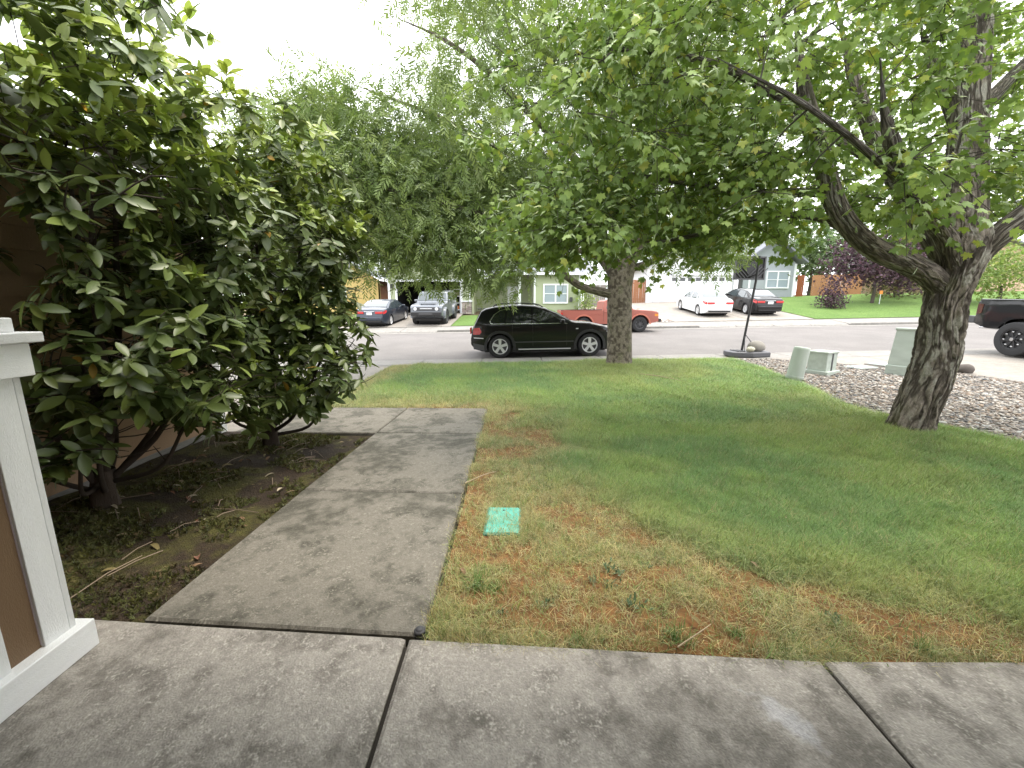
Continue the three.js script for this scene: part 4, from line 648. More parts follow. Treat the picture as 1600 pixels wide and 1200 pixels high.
{ // lifted black pickup at the right
  const p = { L: 5.9, W: 2.03, H: 2.06, r: .465, gc: .55, belt: 1.42, wheels: [1.18, 4.85], paint: M.paintBlack, glass: M.glassDark, tumble: .14, tw: .32, inset: -.1, arch: .56, edge: .07, round: .06, roundLen: .5, style: 'off', rimMat: M.black, bed: [.04, 1.85, 1.1],
    top: [[0, 1.48], [.02, 1.53], [1.9, 1.53], [1.95, 1.53], [2.05, 1.98], [2.2, 2.04], [3.2, 2.06], [3.6, 2.02], [3.9, 1.9], [4.4, 1.55], [4.5, 1.52], [5.4, 1.48], [5.8, 1.38], [5.9, 1.1]], under: [[0, .82], [.4, .7], [5.4, .7], [5.9, .85]],
    windows: [[[2.2, 1.55], [3.02, 1.55], [3.02, 1.93], [2.3, 1.93]], [[3.1, 1.55], [4.15, 1.55], [3.75, 1.88], [3.1, 1.93]]], shield: [3.7, 4.36], doors: [2.1, 3.06, 4.2], handles: [[2.3, 1.35], [3.25, 1.35]], mirror: [4.05, 1.6] };
  const c = makeCar('lifted_pickup_truck', 'lifted black pickup with knobbly tyre and black rim beside the gravel bed', 'pickup truck', p);
  c.both('tail_light', [[.005, 1.08], [.17, 1.12], [.19, 1.38], [.005, 1.4]], phys([.07, .012, .014], .15, { clearcoat: 1 }), .01);
  c.end('rear_bumper', false, 0, .93, 1.9, .2, M.darkgrey, .24, .26, .03); part('exhaust_pipe', new THREE.CylinderGeometry(.045, .045, .8, 14).rotateZ(Math.PI / 2).translate(-p.L / 2 + .42, .7, .75), M.chrome, c.t);
  c.both('body_crease', [[.2, 1.08], [5.6, 1.08], [5.6, 1.1], [.2, 1.1]], M.black, .006, .008);
  const lug = []; for (let k = 0; k < 8; k++) { const a = k / 8 * 6.283 + .1; lug.push(rbox(.05, .03, .02, Math.cos(a) * .2, Math.sin(a) * .2, 0, .006)); }
  for (const w of c.t.children.filter(o => o.name === 'wheel')) { part('lug_bolts', lug.map(g => g.clone().translate(0, 0, .155)), M.chrome, w); part('hub_cap', new THREE.CylinderGeometry(.045, .05, .05, 16).rotateX(Math.PI / 2).translate(0, 0, .16), M.chrome, w); }
  setCar(c, 13.8 + p.W / 2, 9.5, -NORTH, (x, d) => yardH(x, d) - .0);
}
// ---------------------------------------------------------------- houses across the street
function gable(parent, w, dep, eave, ridge, x, z, over = .4, along = 'z') { // roof with ridge along z (gable to the street) or x
  const half = (along === 'z' ? w : dep) / 2 + over, len = (along === 'z' ? dep : w) + over * 2, sl = (ridge - eave) / (half), th = .14;
  const s = new THREE.Shape([[-half, eave - sl * 0], [0, ridge], [half, eave], [half, eave + th], [0, ridge + th], [-half, eave + th]].map(p => new THREE.Vector2(...p)));
  const g = new THREE.ExtrudeGeometry(s, { depth: len, bevelEnabled: false }); g.translate(0, 0, -len / 2); if (along === 'x') g.rotateY(Math.PI / 2); g.translate(x, 0, z); return part('roof', g, M.roof, parent);
}
function gableWall(w, eave, ridge, x, z, th = .12) { const s = new THREE.Shape([[-w / 2, 0], [w / 2, 0], [w / 2, eave], [0, ridge], [-w / 2, eave]].map(p => new THREE.Vector2(...p))); return new THREE.ExtrudeGeometry(s, { depth: th, bevelEnabled: false }).translate(x, 0, z - th); }
function windowAt(parent, x, y, w, h, z, panes = 2) {
  const wn = part('window', [box(w + .2, .1, .09, x, y + h / 2 + .05, z), box(w + .2, .1, .09, x, y - h / 2 - .05, z), box(.1, h, .09, x - w / 2 - .05, y, z), box(.1, h, .09, x + w / 2 + .05, y, z)], M.housewhite, parent);
  const pw = w / panes; for (let i = 0; i < panes; i++) { part('pane', box(pw - .05, h, .02, x - w / 2 + pw * (i + .5), y, z - .0), M.winglass, wn); if (i) part('mullion', box(.1, h, .07, x - w / 2 + pw * i, y, z), M.housewhite, wn); } part('glazing_bar', box(w, .045, .05, x, y, z + .012), M.housewhite, wn); return wn;
}
{ // sage house with open garage
  const fy = 1.02, h = thing('sage_house', 'sage green house with open garage and stone-footed pier across the street', 'house', [0, fy - .12, 0]);
  const zf = -30.5, gx0 = at(608, 470, 30.5).x, gx1 = at(737, 470, 30.5).x, o0 = at(621, 470, 30.5).x, o1 = at(721, 470, 30.5).x, cx = (gx0 + gx1) / 2, w = gx1 - gx0;
  part('front_wall', [box(o0 - gx0, 2.35, .2, (gx0 + o0) / 2, 1.175, zf), box(gx1 - o1, 2.35, .2, (gx1 + o1) / 2, 1.175, zf), box(w, .55, .2, cx, 2.62, zf)], M.sage, h);
  part('gable_wall', gableWall(w, .02, 1.45, cx, zf + .1).translate(0, 2.9, 0), M.sage, h);
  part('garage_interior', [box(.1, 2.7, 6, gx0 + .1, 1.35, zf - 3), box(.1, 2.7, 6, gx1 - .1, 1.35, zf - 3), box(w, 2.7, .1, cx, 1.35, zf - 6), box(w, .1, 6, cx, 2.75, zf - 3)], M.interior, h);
  part('garage_floor', box(w - .3, .06, 5.7, cx, .03, zf - 3), M.drive, h);
  part('opening_trim', [box(.14, 2.3, .06, o0 - .02, 1.15, zf + .13), box(.14, 2.3, .06, o1 + .02, 1.15, zf + .13), box(o1 - o0 + .3, .16, .06, (o0 + o1) / 2, 2.4, zf + .13)], M.housewhite, h);
  part('corner_trim', [box(.16, 2.9, .06, gx0 + .08, 1.45, zf + .13), box(.14, 2.9, .06, gx1 - .08, 1.45, zf + .13)], M.housewhite, h);
  const sw = gx1 - o1 - .02; for (let r = 0; r < 6; r++) for (let c = 0; c < 2; c++) { const wl = r % 2 ? .62 : .38, ww = (c ? 1 - wl : wl) * sw - .02; part('stone', rbox(ww, .125, .14, o1 + .04 + (c ? wl * sw : 0) + ww / 2, .08 + r * .14, zf + .16 + R(0, .02), .02), M.stone[Math.floor(rnd() * 4)], h); }
  part('stone_ledge', box(sw + .1, .07, .22, o1 + .04 + sw / 2, .93, zf + .18), M.housewhite, h);
  part('wall_lamp', rbox(.16, .3, .14, (gx0 + o0) / 2, 2.0, zf + .18, .03), M.black, h);
  gable(h, w, 9, 2.75, 4.4, cx, zf - 4);
  // recessed entry and front room
  const rx0 = at(834, 470, 29.4).x, rx1 = at(907, 470, 29.4).x, zr = -29.4, rw = rx1 - rx0, rc = (rx0 + rx1) / 2;
  part('entry_wall', [box(rx0 - gx1, 2.7, .15, (gx1 + rx0) / 2, 1.35, zf - 2.2), box(.15, 2.7, 2.4, gx1 + .1, 1.35, zf - 1)], M.sage, h);
  part('entry_door', rbox(.95, 2.05, .08, rx0 - 1.4, 1.05, zf - 2.08, .01), M.housewhite, h);
  part('front_room', [box(rw, 2.75, .18, rc, 1.375, zr - .09), box(.18, 2.75, 6, rx1 - .09, 1.375, zr - 3.2), box(.18, 2.75, 3, rx0 + .09, 1.375, zr - 1.7)], M.sage, h);
  part('corner_trim', [box(.18, 2.75, .06, rx1 - .07, 1.375, zr + .032), box(.12, 2.75, .06, rx0 + .06, 1.375, zr + .032)], M.housewhite, h);
  const wx = at(868, 460, 29.4).x; windowAt(h, wx, at(868, 459, 29.4).y - fy + .12, 1.55, 1.15, zr + .05);
  part('meter_box', rbox(.2, .32, .12, at(892, 470, 29.4).x, at(892, 468, 29.4).y - fy + .12, zr + .07, .03), M.darkgrey, h);
  part('porch_post', box(.18, 2.6, .18, at(812, 470, 29.4).x, 1.3, zr - .4), M.housewhite, h);
  gable(h, rw + 3.4, 7, 2.72, 4.1, rc - 1.2, zr - 3.6, .45, 'x');
  part('fascia', box(rw + 3.9, .16, .04, rc - 1.2, 2.76, zr + .52), M.housewhite, h);
  // shelf of garage clutter seen in the doorway
  const sh = thing('garage_shelf', 'shelf of boxes inside the open garage beside the stone pier', 'shelf', [o1 - .55, fy - .06, zf - .9]);
  for (const x of [-.35, .35]) part('upright', box(.04, 1.8, .35, x, .9, 0), M.housewhite, sh); for (let k = 0; k < 4; k++) part('shelf_board', box(.7, .04, .35, 0, .25 + k * .5, 0), M.housewhite, sh);
  [[.0, .54, .27, 0], [-.18, .45, .77, 1], [.15, .3, 1.27, 2]].forEach(([x, w2, y, i]) => solo('storage_box', rbox(w2, .26, .28, o1 - .55 + x, fy - .06 + y + .135, zf - .9, .02), std([[.45, .12, .03], [.5, .16, .04], [.25, .2, .15]][i], .7), ['orange storage box on the lowest garage shelf', 'orange-red storage box on the middle garage shelf', 'brown storage box on the upper garage shelf'][i], 'box', 'boxes on the garage shelf'));
}
{ // neighbouring yellow gable, far left
  const h = thing('yellow_house', 'yellow walled house with grey roof behind the blue sedan', 'house', [0, .85, 0]);
  const x = at(575, 470, 33).x, z = -33;
  part('wall', gableWall(6, 2.6, 4.3, x - 2, z), M.yellowwall, h); part('side_wall', box(.12, 2.6, 7, x + .93, 1.3, z - 3.5), M.fence, h); gable(h, 6, 8, 2.6, 4.3, x - 2, z - 3.6, .4); part('fascia', box(.05, .18, 8.6, x + 1.42, 2.66, z - 3.6), M.housewhite, h); windowAt(h, x - 2.5, 1.4, 1.5, 1.1, z + .02);
}
{ // white house with panelled garage door
  const h = thing('white_house', 'white house with small-windowed garage door behind the white sedan', 'house', [0, 1.62, 0]);
  const z = -34, x0 = at(1010, 450, 34).x, x1 = at(1150, 450, 34).x, gx0 = at(1048, 450, 34).x, gx1 = at(1146, 450, 34).x;
  part('wall', [box(gx0 - x0, 2.9, .2, (x0 + gx0) / 2, 1.45, z - .1), box(x1 - gx1, 2.9, .2, (x1 + gx1) / 2, 1.45, z - .1), box(gx1 - gx0, .65, .2, (gx0 + gx1) / 2, 2.58, z - .1), box(.2, 2.9, 8, x0 + .1, 1.45, z - 4.2), box(.2, 2.9, 8, x1 - .1, 1.45, z - 4.2)], M.housewhite, h);
  const gd = new THREE.Group(); gd.name = 'garage_door'; h.add(gd); const gw = gx1 - gx0;
  for (let r = 0; r < 4; r++) part('door_panel', rbox(gw - .06, .54, .06, (gx0 + gx1) / 2, .3 + r * .56, z - .12, .02), M.housewhite, gd);
  for (let k = 0; k < 8; k++) part('pane', box(gw / 8 - .22, .26, .03, gx0 + gw / 8 * (k + .5), 1.98, z - .09), M.glassDark, gd);
  part('entry_door', rbox(.95, 2.05, .08, at(1030, 450, 34).x, 1.03, z + .03, .01), M.clearLight, h);
  part('trim', [box(.14, 2.4, .08, gx0 - .05, 1.2, z + .04), box(.14, 2.4, .08, gx1 + .05, 1.2, z + .04), box(gw + .3, .16, .08, (gx0 + gx1) / 2, 2.36, z + .04)], M.housewhite, h);
  gable(h, x1 - x0, 9, 2.9, 4.9, (x0 + x1) / 2, z - 4.2, .45); part('gable_wall', gableWall(x1 - x0, .01, 1.8, (x0 + x1) / 2, z).translate(0, 2.9, 0), M.housewhite, h); windowAt(h, (x0 + x1) / 2, 3.7, 1.2, .8, z + .03);
}
{ // grey house
  const h = thing('grey_house', 'grey sided house with white framed window right of the black sedan', 'house', [0, 1.85, 0]);
  h.userData.label = 'grey sided house with one white framed window behind the black sedan';
  const z = -34.5, x0 = at(1160, 450, 34.5).x, x1 = at(1240, 450, 34.5).x, w = x1 - x0;
  part('wall', [box(w, 3.0, .2, (x0 + x1) / 2, 1.5, z - .1), box(.2, 3, 8, x1 - .1, 1.5, z - 4.2)], M.housegrey, h); part('corner_trim', [box(.16, 3, .06, x1 - .06, 1.5, z + .03), box(.16, 3, .06, x0 + .5, 1.5, z + .03)], M.housewhite, h);
  windowAt(h, at(1214, 440, 34.5).x, 1.75, 1.7, 1.2, z + .05); gable(h, w, 9, 3.0, 4.9, (x0 + x1) / 2, z - 4.2, .45); part('gable_wall', gableWall(w, .01, 1.8, (x0 + x1) / 2, z).translate(0, 3, 0), M.housegrey, h);
}
{ // peach house far right
  const h = thing('peach_house', 'peach coloured house beyond the yellow-green tree at the far right', 'house', [0, 2.3, 0]);
  const x = 42, z = -37; part('wall', [gableWall(12, 2.8, 4.8, x, z), box(.15, 2.8, 8, x - 5.9, 1.4, z - 4)], M.peach, h); gable(h, 12, 9, 2.8, 4.8, x, z - 4.2, .45); windowAt(h, x - 3, 1.6, 1.6, 1.2, z + .03);
}
// board fences, each board a part
function fence(label, xa, xb, d, hgt, mat) {
  const t = thing('board_fence', label, 'fence'), n = Math.round(Math.abs(xb - xa) / .15); const g = rbox(.138, hgt, .022, 0, hgt / 2, 0, .004, 1);
  for (let i = 0; i < n; i++) { const x = lerp(xa, xb, (i + .5) / n), m = part('fence_board', g, mat, t); m.position.set(x, farH(x, d) - .06 + R(-.015, .015), -d + R(-.004, .004)); m.rotation.z = R(-.01, .01); }
  for (const y of [.35, hgt - .3]) part('rail', box(Math.abs(xb - xa), .09, .04, (xa + xb) / 2, 0, 0).translate(0, farH((xa + xb) / 2, d) + y, -d - .035).rotateZ(0), mat, t);
  return t;
}
fence('weathered grey board fence between the sage house and the street tree', at(912, 470, 31).x, at(946, 470, 31).x, 31, 1.75, M.fencegrey);
fence('red-brown board fence left of the white house entry', at(950, 470, 34).x, at(1012, 460, 34.2).x, 34.2, 1.9, M.fence);
fence('brown board fence behind the purple shrubs', at(1266, 460, 35).x, at(1345, 460, 35).x, 35, 1.75, std([.4, .2, .095], .85, { bumpMap: grainTex, bumpScale: .01 }));
fence('rust red gate boards beside the grey house', at(1243, 460, 34.6).x, at(1254, 460, 34.6).x, 34.6, 1.8, std([.26, .08, .03], .85));

// ---------------------------------------------------------------- hoop, pedestals, small things in the yard
{
  const c = at(1170, 553, 12.35), x = c.x, d = 12.4, y = yardH(x, d) + .006, t = thing('basketball_hoop', 'portable basketball hoop with black pole and ribbed backboard at the kerb', 'basketball hoop', [x, y, -d]);
  const sh = new THREE.Shape(); sh.moveTo(-.62, -.28); sh.quadraticCurveTo(-.7, 0, -.6, .3); sh.lineTo(-.2, .42); sh.lineTo(.5, .3); sh.quadraticCurveTo(.68, 0, .5, -.3); sh.lineTo(-.1, -.42); sh.closePath();
  part('base', new THREE.ExtrudeGeometry(sh, { depth: .1, bevelEnabled: true, bevelSize: .05, bevelThickness: .035, bevelSegments: 3 }).rotateX(-Math.PI / 2).translate(0, .036, 0), std([.09, .09, .1], .55), t);
  part('base_ribs', [-.45, -.35, -.25].map(a => rbox(.05, .03, .5, a, .185, 0, .012)), M.darkgrey, t);
  t.scale.setScalar(.92); const p0 = V(-.22, .15, 0), p1 = at(1183, 425, d).sub(V(x, y, -d)); part('pole', tube([p0, p0.clone().lerp(p1, .5), p1, p1.clone().add(V(.03, .7, 0))], () => .036, 14), M.black, t);
  part('strut', tube([p0.clone().lerp(p1, .25), V(.28, .16, .1)], () => .012, 8), M.darkgrey, t); part('strut', tube([p0.clone().lerp(p1, .25), V(-.24, .16, .2)], () => .012, 8), M.darkgrey, t);
  const bb = new THREE.Group(); bb.name = 'backboard'; bb.position.copy(p1).add(V(-.08, .36, -.32)); bb.rotation.y = .15; t.add(bb);
  part('board', rbox(1.1, .74, .03, 0, 0, 0, .02), M.black, bb);
  const ribs = [box(1.1, .05, .04, 0, .345, .03), box(1.1, .05, .04, 0, -.345, .03), box(.05, .7, .04, -.525, 0, .03), box(.05, .7, .04, .525, 0, .03)]; for (const s of [-1, 1]) for (let k = 0; k < 4; k++) ribs.push(box(.5, .025, .035, 0, 0, 0).rotateZ(s * .75).translate(s * (.13 + k * .11), -.1 - k * .02, .03)); part('ribs', ribs, M.darkgrey, bb);
  part('rim', new THREE.TorusGeometry(.225, .01, 8, 28).rotateX(Math.PI / 2).translate(0, -.24, -.3), M.orange, bb); part('bracket', [tube([V(0, -.3, .02), V(.05, -.2, .3)], () => .02, 6), tube([V(0, .2, .02), V(.06, .3, .3)], () => .02, 6)], M.black, bb);
  // rock on the base
  const rockGeo = (s, r) => { const g = mergeVertices(new THREE.IcosahedronGeometry(1, 3).deleteAttribute('normal').deleteAttribute('uv')), p = g.attributes.position; for (let i = 0; i < p.count; i++) { const a = V(p.getX(i), p.getY(i), p.getZ(i)), k = 1 + .5 * (fbm(a.x * 1.3 + r, a.y * 1.3 + a.z * 1.1 + r, 3, 0, 950) - .5); p.setXYZ(i, a.x * s[0] * k, Math.max(a.y, -.75) * s[1] * k, a.z * s[2] * k); } g.computeVertexNormals(); return g; };
  globalThis.rockGeo = rockGeo;
  solo('rock', rockGeo([.24, .17, .17], 3).translate(x + .2, y + .3, -d + .05), M.rock, 'larger grey boulder weighing down the basketball hoop base', 'rock', 'rocks on the hoop base');
  solo('rock', rockGeo([.12, .085, .1], 8).translate(x - .12, y + .232, -d + .3), std([.4, .38, .3], .95), 'smaller pale rock on the basketball hoop base', 'rock', 'rocks on the hoop base');
}
function gp(px, py, hf = yardH) { const r = ray(px, py); let k = EYE / -r[1]; for (let i = 0; i < 12; i++) { const x = r[0] * k, d = r[2] * k; k = (EYE - hf(x, d)) / -r[1]; } return [r[0] * k, r[2] * k]; }
{
  const [x, d] = gp(1240, 594, gravelH), t = thing('utility_pedestal', 'leaning round pale green utility pedestal at the lawn corner of the gravel', 'utility box', [x, gravelH(x, d) - .03, -d]); t.rotation.z = -.13;
  part('sleeve', new THREE.LatheGeometry([[.001, 0], [.17, 0], [.17, .12], [.163, .125], [.163, .13]].map(p => new THREE.Vector2(...p)), 28), M.utility, t); part('dome', new THREE.LatheGeometry([[.16, .1], [.15, .7], [.145, .735], [.13, .75], [.001, .755]].map(p => new THREE.Vector2(...p)), 28), M.utility, t);
}
{
  const [x, d] = gp(1282, 583, gravelH), t = thing('utility_box', 'short square pale green utility box on a plinth in the gravel', 'utility box', [x, gravelH(x, d) - .02, -d], .5);
  part('plinth', rbox(.58, .1, .52, 0, .05, 0, .015), M.utility, t); part('housing', rbox(.46, .42, .4, 0, .3, 0, .02), M.utility, t); part('lid', rbox(.5, .05, .44, 0, .52, 0, .02), M.utility, t); part('strap', box(.05, .4, .012, 0, .3, .205), M.darkgrey, t);
}
{
  const [x, d] = gp(1416, 588, gravelH), t = thing('utility_cabinet', 'tall pale green utility cabinet partly hidden by the maple trunk', 'utility box', [x + .12, gravelH(x, d) - .03, -d - .15], .4); t.rotation.z = -.03;
  part('base', rbox(.62, .25, .52, 0, .125, 0, .02), M.utility, t); const g = new THREE.CylinderGeometry(.34, .4, .8, 4, 1).rotateY(Math.PI / 4).scale(1, 1, .85).translate(0, .64, 0); part('housing', toCreasedNormals(g, .3), M.utility, t); part('lid', rbox(.53, .06, .46, 0, 1.06, 0, .025), M.utility, t);
}
for (const [px, py, w, l] of [[1345, 576, .6, 'weathered pale vault cover flat in the gravel beside the square utility box'], [1378, 571, .5, 'weathered pale vault cover flat in the gravel behind the tall utility cabinet']]) { const [x, d] = gp(px, py, gravelH); const t = thing('vault_cover', l, 'vault cover', [x, gravelH(x, d) + .01, -d], .3); part('frame', [rbox(w + .1, .05, .46, 0, .0, 0, .01)], M.walk, t); part('lid', rbox(w, .03, .38, 0, .025, 0, .008), std([.42, .5, .47], .8), t); }
{ const [x, d] = gp(1507, 583, gravelH); solo('stone_block', rockGeo([.16, .12, .13], 12).translate(x, gravelH(x, d) + .09, -d), std([.1, .085, .075], .95), 'dark rough stone at the gravel edge beside the black pickup', 'rock'); }
{ // irrigation valve box lid, sprayed turquoise
  const [x, d] = gp(786, 816, lawnH), t = thing('valve_box', 'turquoise painted valve box lid set flat in the dry grass', 'valve box', [x, lawnH(x, d) + .012, -d], -.03);
  part('lid', rbox(.235, .03, .36, 0, 0, 0, .03, 3).translate(0, 0, 0), M.turquoise, t); part('frame', [box(.25, .024, .008, 0, -.008, .186), box(.25, .024, .008, 0, -.008, -.186), box(.008, .024, .36, .123, -.008, 0), box(.008, .024, .36, -.123, -.008, 0)], std([.08, .3, .24], .85), t); part('finger_hole', new THREE.CylinderGeometry(.008, .008, .004, 12).translate(0, .0155, -.125), M.black, t);
}
{ // sprinkler head
  const [x, d] = gp(655, 996, lawnH), t = thing('sprinkler_head', 'black pop-up sprinkler head at the corner of the walk and porch', 'sprinkler', [x + .004, lawnH(x, d) - .01, -d]);
  part('housing', new THREE.CylinderGeometry(.024, .026, .05, 20).translate(0, .02, 0), M.rubber, t); part('cap', new THREE.LatheGeometry([[.001, .062], [.014, .062], [.016, .055], [.02, .053], [.026, .05], [.026, .044], [.02, .042]].map(p => new THREE.Vector2(...p)), 20), M.darkgrey, t); part('ring', new THREE.TorusGeometry(.023, .003, 6, 20).rotateX(Math.PI / 2).translate(0, .03, 0), M.darkgrey, t);
}
{ // yard sign by the purple tree
  const [x, d] = [at(1373, 478, 28.5).x, 28.5], t = thing('yard_sign', 'small orange yard sign in the lawn under the purple tree', 'sign', [x, farH(x, d), -d]); part('stake', box(.03, .75, .02, 0, .37, 0), M.housewhite, t); part('panel', rbox(.24, .24, .02, 0, .8, .02, .01), M.orange, t);
}
// gravel and rocks
{
  const g0 = (() => { const g = mergeVertices(new THREE.IcosahedronGeometry(1, 1).deleteAttribute('normal').deleteAttribute('uv')), p = g.attributes.position; for (let i = 0; i < p.count; i++) { const k = R(.75, 1.2); p.setXYZ(i, p.getX(i) * k * 1.2, p.getY(i) * k * .6, p.getZ(i) * k); } return toCreasedNormals(g, .5); })();
  const l = []; const cols = [[.24, .215, .19], [.15, .135, .122], [.34, .31, .275], [.2, .17, .145], [.13, .127, .125], [.42, .395, .36], [.22, .17, .13]];
  for (let i = 0; i < 60000; i++) { const x = R(5, 13.5), d = R(2.4, 11.9); if (x > d * 1.3 + 1.5 || !insidePoly(gravelPoly, x, d)) continue; l.push({ p: V(x, gravelH(x, d) + R(-.005, .016), -d), q: new THREE.Quaternion().setFromEuler(new THREE.Euler(R(-.5, .5), R(0, 6.3), R(-.5, .5))), s: R(.011, .03) * (rnd() > .95 ? 1.6 : 1), c: jitter(cols[Math.floor(rnd() * 7)], .2) }); }
  for (let i = 0; i < 500; i++) { const a = R(0, 1), seg = [[5.27, 4.77], [5.12, 5.3], [5.32, 6.2], [5.72, 7.6], [6.02, 8.8], [6.32, 10.5]], q = a * 5, k = Math.min(4, Math.floor(q)), x = lerp(seg[k][0], seg[k + 1][0], q - k) - Math.abs(gauss()) * .12, d = lerp(seg[k][1], seg[k + 1][1], q - k); l.push({ p: V(x, lawnH(x, d) + .01, -d), q: new THREE.Quaternion().setFromEuler(new THREE.Euler(R(-.5, .5), R(0, 6.3), 0)), s: R(.011, .025), c: jitter(cols[Math.floor(rnd() * 7)], .2) }); }
  const g = new THREE.Group(); g.name = 'gravel'; g.userData = { kind: 'stuff', label: 'grey brown crushed gravel around the utility boxes', category: 'gravel' }; scene.add(g); swarm('stones', g0, M.pebble, l, g);
  const f = []; for (let i = 0; i < 2600; i++) { const x = R(4.7, 9.1), d = R(23.6, 32); f.push({ p: V(x, farH(x, d) + .03, -d), q: new THREE.Quaternion().setFromEuler(new THREE.Euler(R(-.5, .5), R(0, 6.3), R(-.5, .5))), s: R(.05, .12), c: jitter([[.45, .41, .38], [.36, .3, .27], [.52, .49, .45]][i % 3], .25) }); }
  const g2 = new THREE.Group(); g2.name = 'landscape_rocks'; g2.userData = { kind: 'stuff', label: 'pale rounded landscape rocks beside the driveway across the street', category: 'rocks' }; scene.add(g2); swarm('stones', g0, M.pebble, f, g2);
}
// leaf litter on the bed, lawn and walk
{
  const lm = [[.22, .13, .07], [.32, .23, .14], [.18, .08, .045], [.4, .34, .24], [.2, .16, .06]].map(c => leafMat(c, .1, .8)), curl = ellLeaf(.2, .6, .35); let n = 0;
  const litter = (x, y, d, s) => { const m = new THREE.Mesh(curl, lm[Math.floor(rnd() * 5)]); m.position.set(x, y, -d); m.quaternion.setFromEuler(new THREE.Euler(-Math.PI / 2 + R(-.35, .35), 0, R(0, 6.3), 'YXZ')); m.scale.setScalar(s); m.castShadow = m.receiveShadow = true; return m; };
  const g = new THREE.Group(); g.name = 'leaf_litter'; g.userData = { kind: 'stuff', label: 'dry curled leaves scattered over the mossy bed under the rhododendrons', category: 'leaf litter' }; scene.add(g);
  for (let i = 0; i < 150; i++) { const x = R(-3.5, -1.85), d = R(1.95, 4.9), near = Math.min(Math.hypot(x + 3.0, d - 3.1), Math.hypot(x + 2.8, d - 4.4)); if (rnd() > Math.exp(-near * 1.2) + .12) continue; const m = litter(x, bedH(x, d) + .018, d, R(.045, .1)); m.name = 'leaf'; g.add(m); }
  const mc = []; const cushion = spray(8, .02, .02, ellLeaf(.2, .3, .3, 2), 1.3);
  for (let i = 0; i < 9000; i++) { const x = R(-3.5, -1.79), d = R(1.78, 4.95); if (!insidePoly(bedPoly, x, d) || fbm(x * 3 + 2, d * 3, 4, 0, 961) < .47) continue; mc.push({ p: V(x, bedH(x, d) - .004, -d), q: facing(V(R(-.5, .5), 1, R(-.5, .5)), R(0, 6), V(R(-1, 1), .2, R(-1, 1))), s: R(.6, 1.6), c: jitter(rnd() > .2 ? [.1, .105, .02] : [.11, .08, .034], .35) }); }
  swarm('moss', cushion, M.grass, mc, g);
  const sticks = []; for (let i = 0; i < 40; i++) { const x = R(-3.4, -2.1), d = R(2.1, 4.8), a = R(0, 6.3), L = R(.1, .4), y = bedH(x, d) + .015; sticks.push(tube([V(x, y, -d), V(x + Math.cos(a) * L * .5, y + R(.01, .03), -d + Math.sin(a) * L * .5), V(x + Math.cos(a) * L, y + .005, -d + Math.sin(a) * L)], () => .0035, 4)); } tag(part('sticks', sticks, std([.25, .19, .14], .9), g), null, null, null, 'stuff');
  for (const [px, py, l] of [[1170, 885, 'pale curled fallen leaf on the straw-dry lawn'], [720, 896, 'small fallen leaf in the dry grass beside the walk'], [1078, 972, 'reddish fallen leaf near the porch edge of the lawn']]) { const [x, d] = gp(px, py, lawnH), m = litter(x, lawnH(x, d) + .035, d, .06); m.name = numbered('fallen_leaf'); scene.add(tag(m, l, 'leaf', 'fallen leaves on the lawn')); }
  const stick = (a, b, r, l) => { const [x0, d0] = gp(...a, lawnH), [x1, d1] = gp(...b, lawnH); solo('fallen_twig', tube(curve([V(x0, lawnH(x0, d0) + .03, -d0), V((x0 + x1) / 2 + .03, lawnH(x0, d0) + .055, -(d0 + d1) / 2), V(x1, lawnH(x1, d1) + .035, -d1)], 8), q => lerp(r, r * .5, q), 6), std([.42, .33, .22], .9), l, 'twig'); };
  stick([1058, 1020], [1110, 985], .004, 'thin dry twig lying at the porch edge of the lawn'); stick([727, 760], [775, 742], .006, 'thin dry twig beside the concrete walk in the grass'); stick([985, 585], [1075, 600], .012, 'dry surface root running from the street tree across the lawn');
}
// ---------------------------------------------------------------- planting across the street
function bushyTree(name, label, category, x, d, hTrunk, ells, leafGeo, mat, cols, sz, per, hf = farH, group) {
  const t = thing(name, label, category, [0, 0, 0], 0, group), y = hf(x, d), nodes = []; const top = V(x, y + hTrunk, -d);
  part('trunk', tube(curve([V(x, y - .1, -d), V(x + .05, y + hTrunk * .5, -d), top], 8), q => lerp(.03 + hTrunk * .06, .02 + hTrunk * .04, q), 10), M.branch, t); for (let i = 1; i <= 8; i++) nodes.push({ p: V(x, y + hTrunk, -d).lerp(V(x, y + hTrunk * .5, -d), 1 - i / 8), r: .05 + hTrunk * .03, g: 0 });
  const tg = []; for (const [n, c, r, h] of ells) for (let k = 0; k < n; k++) tg.push(inEll([x + c[0], y + c[1], d + c[2]], r, h)); const g = growCrown(nodes, tg, .02, .04, 4); tag(part('branches', g.woods, M.branch, t), null, null, null, 'stuff');
  const l = []; for (const e of g.ends) for (let k = 0; k < per; k++) { const off = rdir().multiplyScalar(sz * 5.5 * Math.cbrt(rnd())); off.y *= .8; l.push({ p: e.p.clone().add(off), q: facing(rdir().add(V(0, -.3, 0)), R(-1, 1), V(R(-.6, .6), 1, R(-.6, .6))), s: sz * R(.7, 1.3), c: jitter(cols[Math.floor(rnd() * cols.length)], .25) }); }
  swarm('leaves', leafGeo, mat, l, t); return t;
}
const clump = spray(7, .7, .55, ellLeaf(.25, .25, .2, 3), 1.0);
const purple = [[.06, .022, .04], [.085, .035, .055], [.12, .06, .085], [.045, .02, .03]], green = [[.1, .17, .045], [.14, .22, .06], [.08, .14, .04]], lime = [[.24, .33, .06], [.18, .28, .05], [.3, .37, .09]];
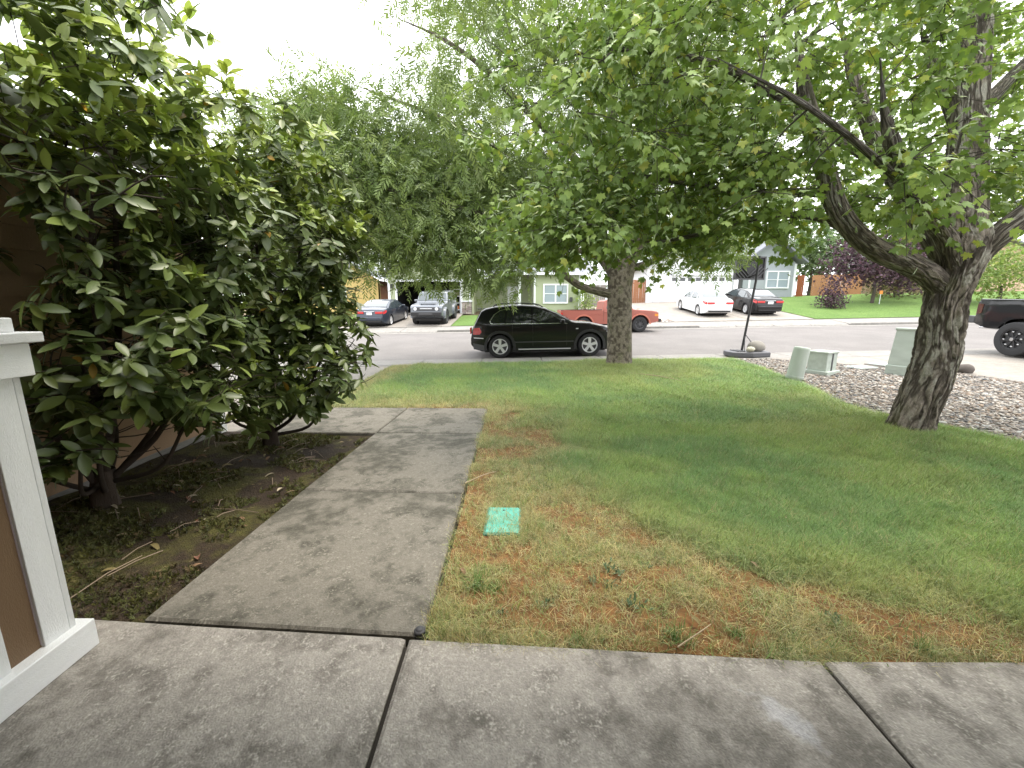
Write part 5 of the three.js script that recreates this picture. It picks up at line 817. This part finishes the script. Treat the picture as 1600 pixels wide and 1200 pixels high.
{ const p = at(1360, 485, 29); bushyTree('plum_tree', 'dark purple leaved tree on the lawn across the street', 'tree', p.x, 29, 1.5, [[60, [.3, 3.0, 0], [3.1, 1.6, 1.8], .3], [20, [1.6, 2.0, -.3], [1.4, .9, 1], 0], [14, [-1.8, 2.5, .2], [1.4, .8, 1], 0]], clump, M.plum, purple, .21, 42); }
{ const p = at(1296, 488, 27.5); bushyTree('purple_shrub', 'small dark purple shrub on the lawn left of the purple tree', 'shrub', p.x, 27.5, .25, [[22, [0, .55, 0], [.6, .5, .5], .2], [10, [.25, 1.2, 0], [.6, .5, .4], 0]], clump, M.plum, purple, .14, 34); t_fix('purple_shrub', 'small dark purple shrub on the lawn between the black sedan and the purple tree'); }
function t_fix(n, l) { scene.getObjectByName(n).userData.label = l; }
{ const p = at(1395, 470, 31.5); bushyTree('olive_shrub', 'olive green bushy shrub behind the purple tree', 'shrub', p.x, 31.5, .5, [[40, [0, 1.2, 0], [2.4, 1.3, 1.2], .2]], clump, M.ash, [[.2, .19, .06], [.14, .16, .05], [.24, .2, .08]], .2, 34); }
{ const p = at(1560, 470, 27); bushyTree('lime_tree', 'yellow-green leafy tree above the black pickup bed', 'tree', p.x, 27, 1.2, [[70, [.2, 2.2, 0], [3, 1.7, 1.8], .3]], clump, M.ash, lime, .2, 40); }
{ const p = at(906, 480, 28.6); bushyTree('laurel_shrub', 'bright green rounded shrub at the corner of the sage house', 'shrub', p.x + .35, 28.7, .4, [[26, [0, .95, 0], [.55, .85, .5], .2]], clump, M.ash, lime, .12, 30); }
const back = [[-22, 46, 9, 5], [-13, 50, 10, 5.5], [-4, 48, 9, 5], [5, 52, 10, 5.5], [14, 50, 9, 5], [23, 48, 10, 5.5], [33, 45, 9, 5], [44, 44, 9, 6], [-32, 44, 9, 6], [36, 38, 6, 3.6], [29, 41, 6.5, 3.6], [-20, 37, 7, 4]];
const backNames = ['behind the yellow house', 'over the yellow house roof', 'behind the sage house garage', 'over the sage house entry', 'behind the white house', 'over the grey house', 'beyond the brown fence', 'beyond the peach house', 'at the far end of the street beyond the rhododendrons', 'between the purple and the yellow-green trees', 'just behind the purple tree', 'at the corner of the yellow house'];
back.forEach(([x, d, h, r], i) => bushyTree('background_tree', `leafy green tree ${backNames[i]}`, 'tree', x, d, h * .35, [[46, [0, h * .6, 0], [r, h * .36, r * .7], .3]], clump, M.ash, green, .42, 34, farH, 'trees behind the houses'));
renderer.render(scene, camera);
